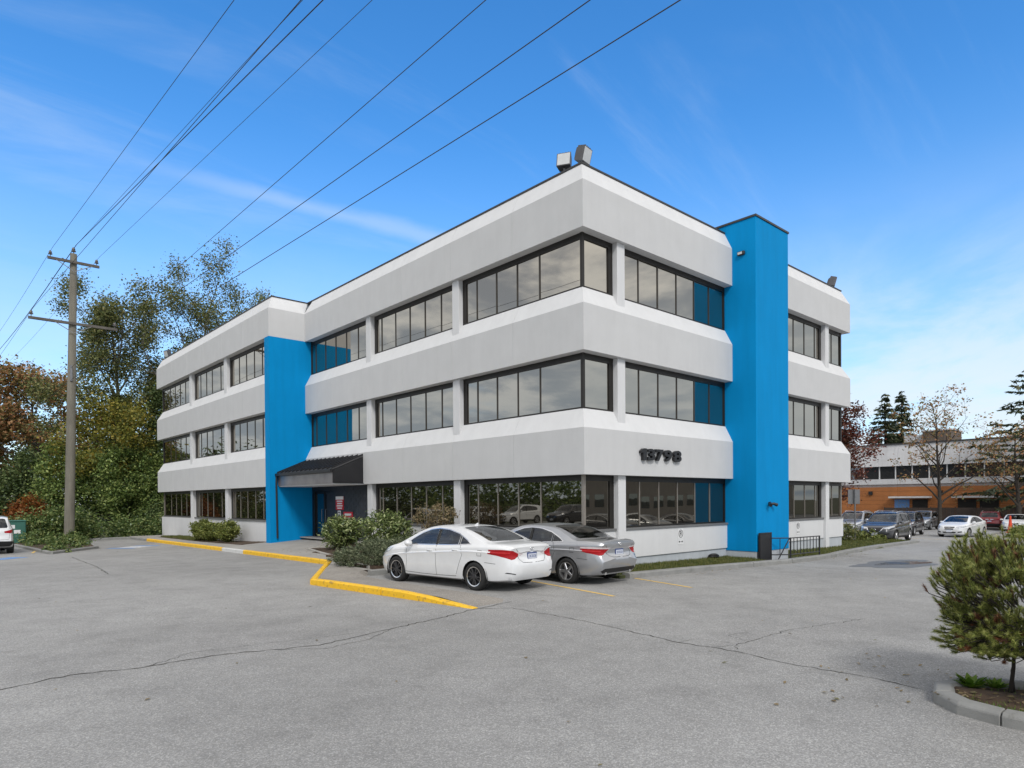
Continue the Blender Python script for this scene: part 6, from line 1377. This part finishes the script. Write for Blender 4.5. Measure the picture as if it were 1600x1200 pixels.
# puddle round the manhole
def wet_mat():
    mt, nt, b = nodes_of('wet_asphalt'); p = posv(nt); c = ramp(nt, nz(nt, p, 30, 3, .6), [(.3, (.05, .05, .05)), (.7, (.10, .10, .098))]); nt.links.new(c, b.inputs['Base Color']); b.inputs['Roughness'].default_value = .12; b.inputs['Specular IOR Level'].default_value = .6; return mt
def damp_mat():
    mt, nt, b = nodes_of('damp_asphalt'); p = posv(nt); c = ramp(nt, nz(nt, p, 30, 3, .6), [(.3, (.10, .10, .098)), (.7, (.19, .19, .185))]); nt.links.new(c, b.inputs['Base Color']); b.inputs['Roughness'].default_value = .6; return mt
def pool(cx, cy, rx, ry, rot, dz, mat, seed, name):
    rr = random.Random(seed); ph = [rr.uniform(0, 6.28) for _ in range(4)]; mb = MB(); pts = []
    for k in range(48):
        a = 2 * math.pi * k / 48; r = 1 + .16 * math.sin(2 * a + ph[0]) + .12 * math.sin(3 * a + ph[1]) + .08 * math.sin(5 * a + ph[2]) + .05 * math.sin(9 * a + ph[3]); x = rx * r * math.cos(a); y = ry * r * math.sin(a); X = cx + x * math.cos(rot) - y * math.sin(rot); Y = cy + x * math.sin(rot) + y * math.cos(rot); pts.append((X, Y, G(X, Y) + dz))
    mb.add(pts, [tuple(range(48))]); return mb.build(name, mat, lot)
pool(11.6, -4.25, 2.4, .95, R(-8), .004, damp_mat(), 2, 'damp_patch'); pool(12.1, -4.3, 1.5, .42, R(-10), .008, wet_mat(), 5, 'puddle')
mb = MB(); mb.loft([[(11.9 + r * math.cos(2 * math.pi * j / 24), -4.2 + r * math.sin(2 * math.pi * j / 24), G(11.9, -4.2) + h) for j in range(24)] for r, h in ((.36, 0), (.36, .012), (.30, .014))]); mb.build('manhole_cover', M['cap'], lot)
# the building across the lot that shows mirrored in the right-hand windows
ob = thing('opposite_building', (75, -46, 0), 'beige block across the lot, mirrored in the right-hand windows', 'building'); M['beige'] = pm('beige_wall', (.40, .33, .25), .85, .06, .6, .2, 40, streak=.1)
mb = MB(); mb.box(44, 112, -62, -46, -1.5, 8.6); mb.build('wall', M['beige'], ob); mb = MB(); mb.box(43.7, 112.3, -62.3, -45.7, 8.6, 9.0); mb.build('roof', M['cap'], ob)
for k in range(21):
    for z0 in (1.0, 5.0): mb = MB(); mb.box(46 + k * 3.1 - .6, 46 + k * 3.1 + 1.4, -46.04, -45.98, z0, z0 + 1.7); mb.build('window', M['bgglass'], ob)

# ------------------------------------------------------------------ planted island in the right foreground
cx, hw, yn = -5.90, .66, -11.08
path = [(cx - hw, -16.5), (cx - hw, -14.0), (cx - hw, -12.4), (cx - hw, yn)] + [(cx - hw * math.cos(R(a)), yn + hw * math.sin(R(a))) for a in range(30, 151, 30)] + [(cx + hw, yn), (cx + hw, -13.0), (cx + hw, -16.5)]
def island_kerb():
    root = thing('island_kerb', (cx, yn, 0), 'rounded concrete kerb round the foreground island with the pine', 'kerb'); w = .20; h = .135; brk = [0, 2, 3, 5, 7, 8, 9]
    cum = path
    def ring(i, e=0.0):
        a = Vector(cum[max(i - 1, 0)]); b = Vector(cum[min(i + 1, len(cum) - 1)]); t = (b - a).normalized(); q = Vector((-t.y, t.x)); p = Vector(cum[i]) + t * e; rr = random.Random(i)
        return [(p.x + q.x * o, p.y + q.y * o, z) for o, z in ((-w / 2, -.03), (w / 2, -.03), (w / 2, h - .04), (w / 2 - .03, h - .008), (-w / 2 + .04, h + .0), (-w / 2, h - .045))]
    idx = [0, 2, 3, 5, 7, 9, len(path) - 1]; idx = sorted(set(min(i, len(path) - 1) for i in idx))
    for a, b in zip(idx[:-1], idx[1:]):
        rings = [ring(i, .006 if i == a else (-.006 if i == b else 0)) for i in range(a, b + 1)]; mb = MB(); mb.loft(rings); mb.build('kerb_stone', M['kerb'], root, bevel=.008)
island_kerb()
mb = MB(); nn = 9; pts = []
for j in range(14):
    y = -16.5 + (yn + hw * .86 + 16.5) * j / 13
    ww = (hw - .08) * (1 if y < yn else math.sqrt(max(.02, 1 - ((y - yn) / (hw * .9)) ** 2)))
    for i in range(nn): x = cx - ww + 2 * ww * i / (nn - 1); mb.v.append((x, y, .075 + .03 * math.sin(7 * x) * math.sin(6 * y) + (.03 if 2 < i < 6 else -.01)))
for j in range(13):
    for i in range(nn - 1): a = j * nn + i; mb.f.append((a, a + 1, a + nn + 1, a + nn)); mb.mi.append(0)
mb.build('island_soil', M['soil'], kind='structure', smooth=True)
def isl_ok(x, y): return (abs(x - cx) < hw - .1) if y < yn else ((x - cx) ** 2 + (y - yn) ** 2 < (hw - .1) ** 2)
rs = np.random.RandomState(5)
ed = scatter(cx - hw, cx + hw, -13.5, yn + hw, 9000, 11, lambda x, y: .075, lambda x, y: isl_ok(x, y) and (x < cx - hw + .27 or rnd.random() < .10)); blades('grass', ed, .045, .004, 'weed', 12, 'moss and short grass along the inner edge of the foreground kerb')
def weed(x, y, label, n, L, seed):
    rs = np.random.RandomState(seed); root = plant('weed', (x, y, .08), label, 'plant'); V_, F_ = [], []
    for i in range(n):
        a = rs.uniform(0, 6.28); l = L * rs.uniform(.6, 1.2); e = rs.uniform(.35, 1.1); w = l * .16; d0 = np.array([math.cos(a), math.sin(a), 0]); s0 = np.array([-math.sin(a), math.cos(a), 0]); b = np.array([x, y, .08]) + d0 * .015
        mid = b + d0 * l * .5 * math.cos(e) + np.array([0, 0, l * .5 * math.sin(e)]); tip = b + d0 * l * (math.cos(e) * 1.05) + np.array([0, 0, l * .75 * math.sin(e)])
        o = len(V_); V_ += [b, mid + s0 * w, tip, mid - s0 * w]; F_ += [o, o + 1, o + 2, o + 3]
    np_mesh('leaves', np.array(V_), F_, 4, M['weed'], root, LOC[root])
weed(-5.72, -10.62, 'bright green leafy weed at the nose of the foreground island', 46, .20, 3); weed(-5.55, -10.80, 'smaller green weed behind the nose of the foreground island', 30, .15, 4)
# fallen leaves and grit
def litter(n, seed, areas, size, mat, name, label):
    rs = np.random.RandomState(seed); P_ = []
    for (x0, x1, y0, y1, w, dz) in areas:
        m_ = int(n * w); P_.append(np.array([(a, b, G(a, b) + dz) for a, b in zip(rs.uniform(x0, x1, m_), rs.uniform(y0, y1, m_))]))
    c = np.concatenate(P_); k = len(c); nr = np.tile(np.array([0, 0, 1.]), (k, 1)) + rs.normal(0, .25, (k, 3)); v, f = quads(c, size, rs, .6, 6.0); o = np_mesh(name, v, f, 4, M[mat]); return props(o, label, 'leaves', None, 'stuff')
litter(900, 21, [(-6.5, -5.2, -13, -10.4, .22, .11), (-7.2, -4.5, -10.4, -9.0, .04, .012), (-4.4, 0, 4.7, 12.5, .3, .36), (-3.6, -2.0, 18, 33, .10, .25), (.4, 16, -1.9, -1.4, .14, .02), (-14, 8, -11, 8, .10, .012), (-3.9, 28, 30, 34, .04, .02), (-10.2, -6.6, 20, 26, .06, .02)], .06, 'leaf_dry', 'fallen_leaves', 'scattered brown fallen leaves on the beds and the asphalt')
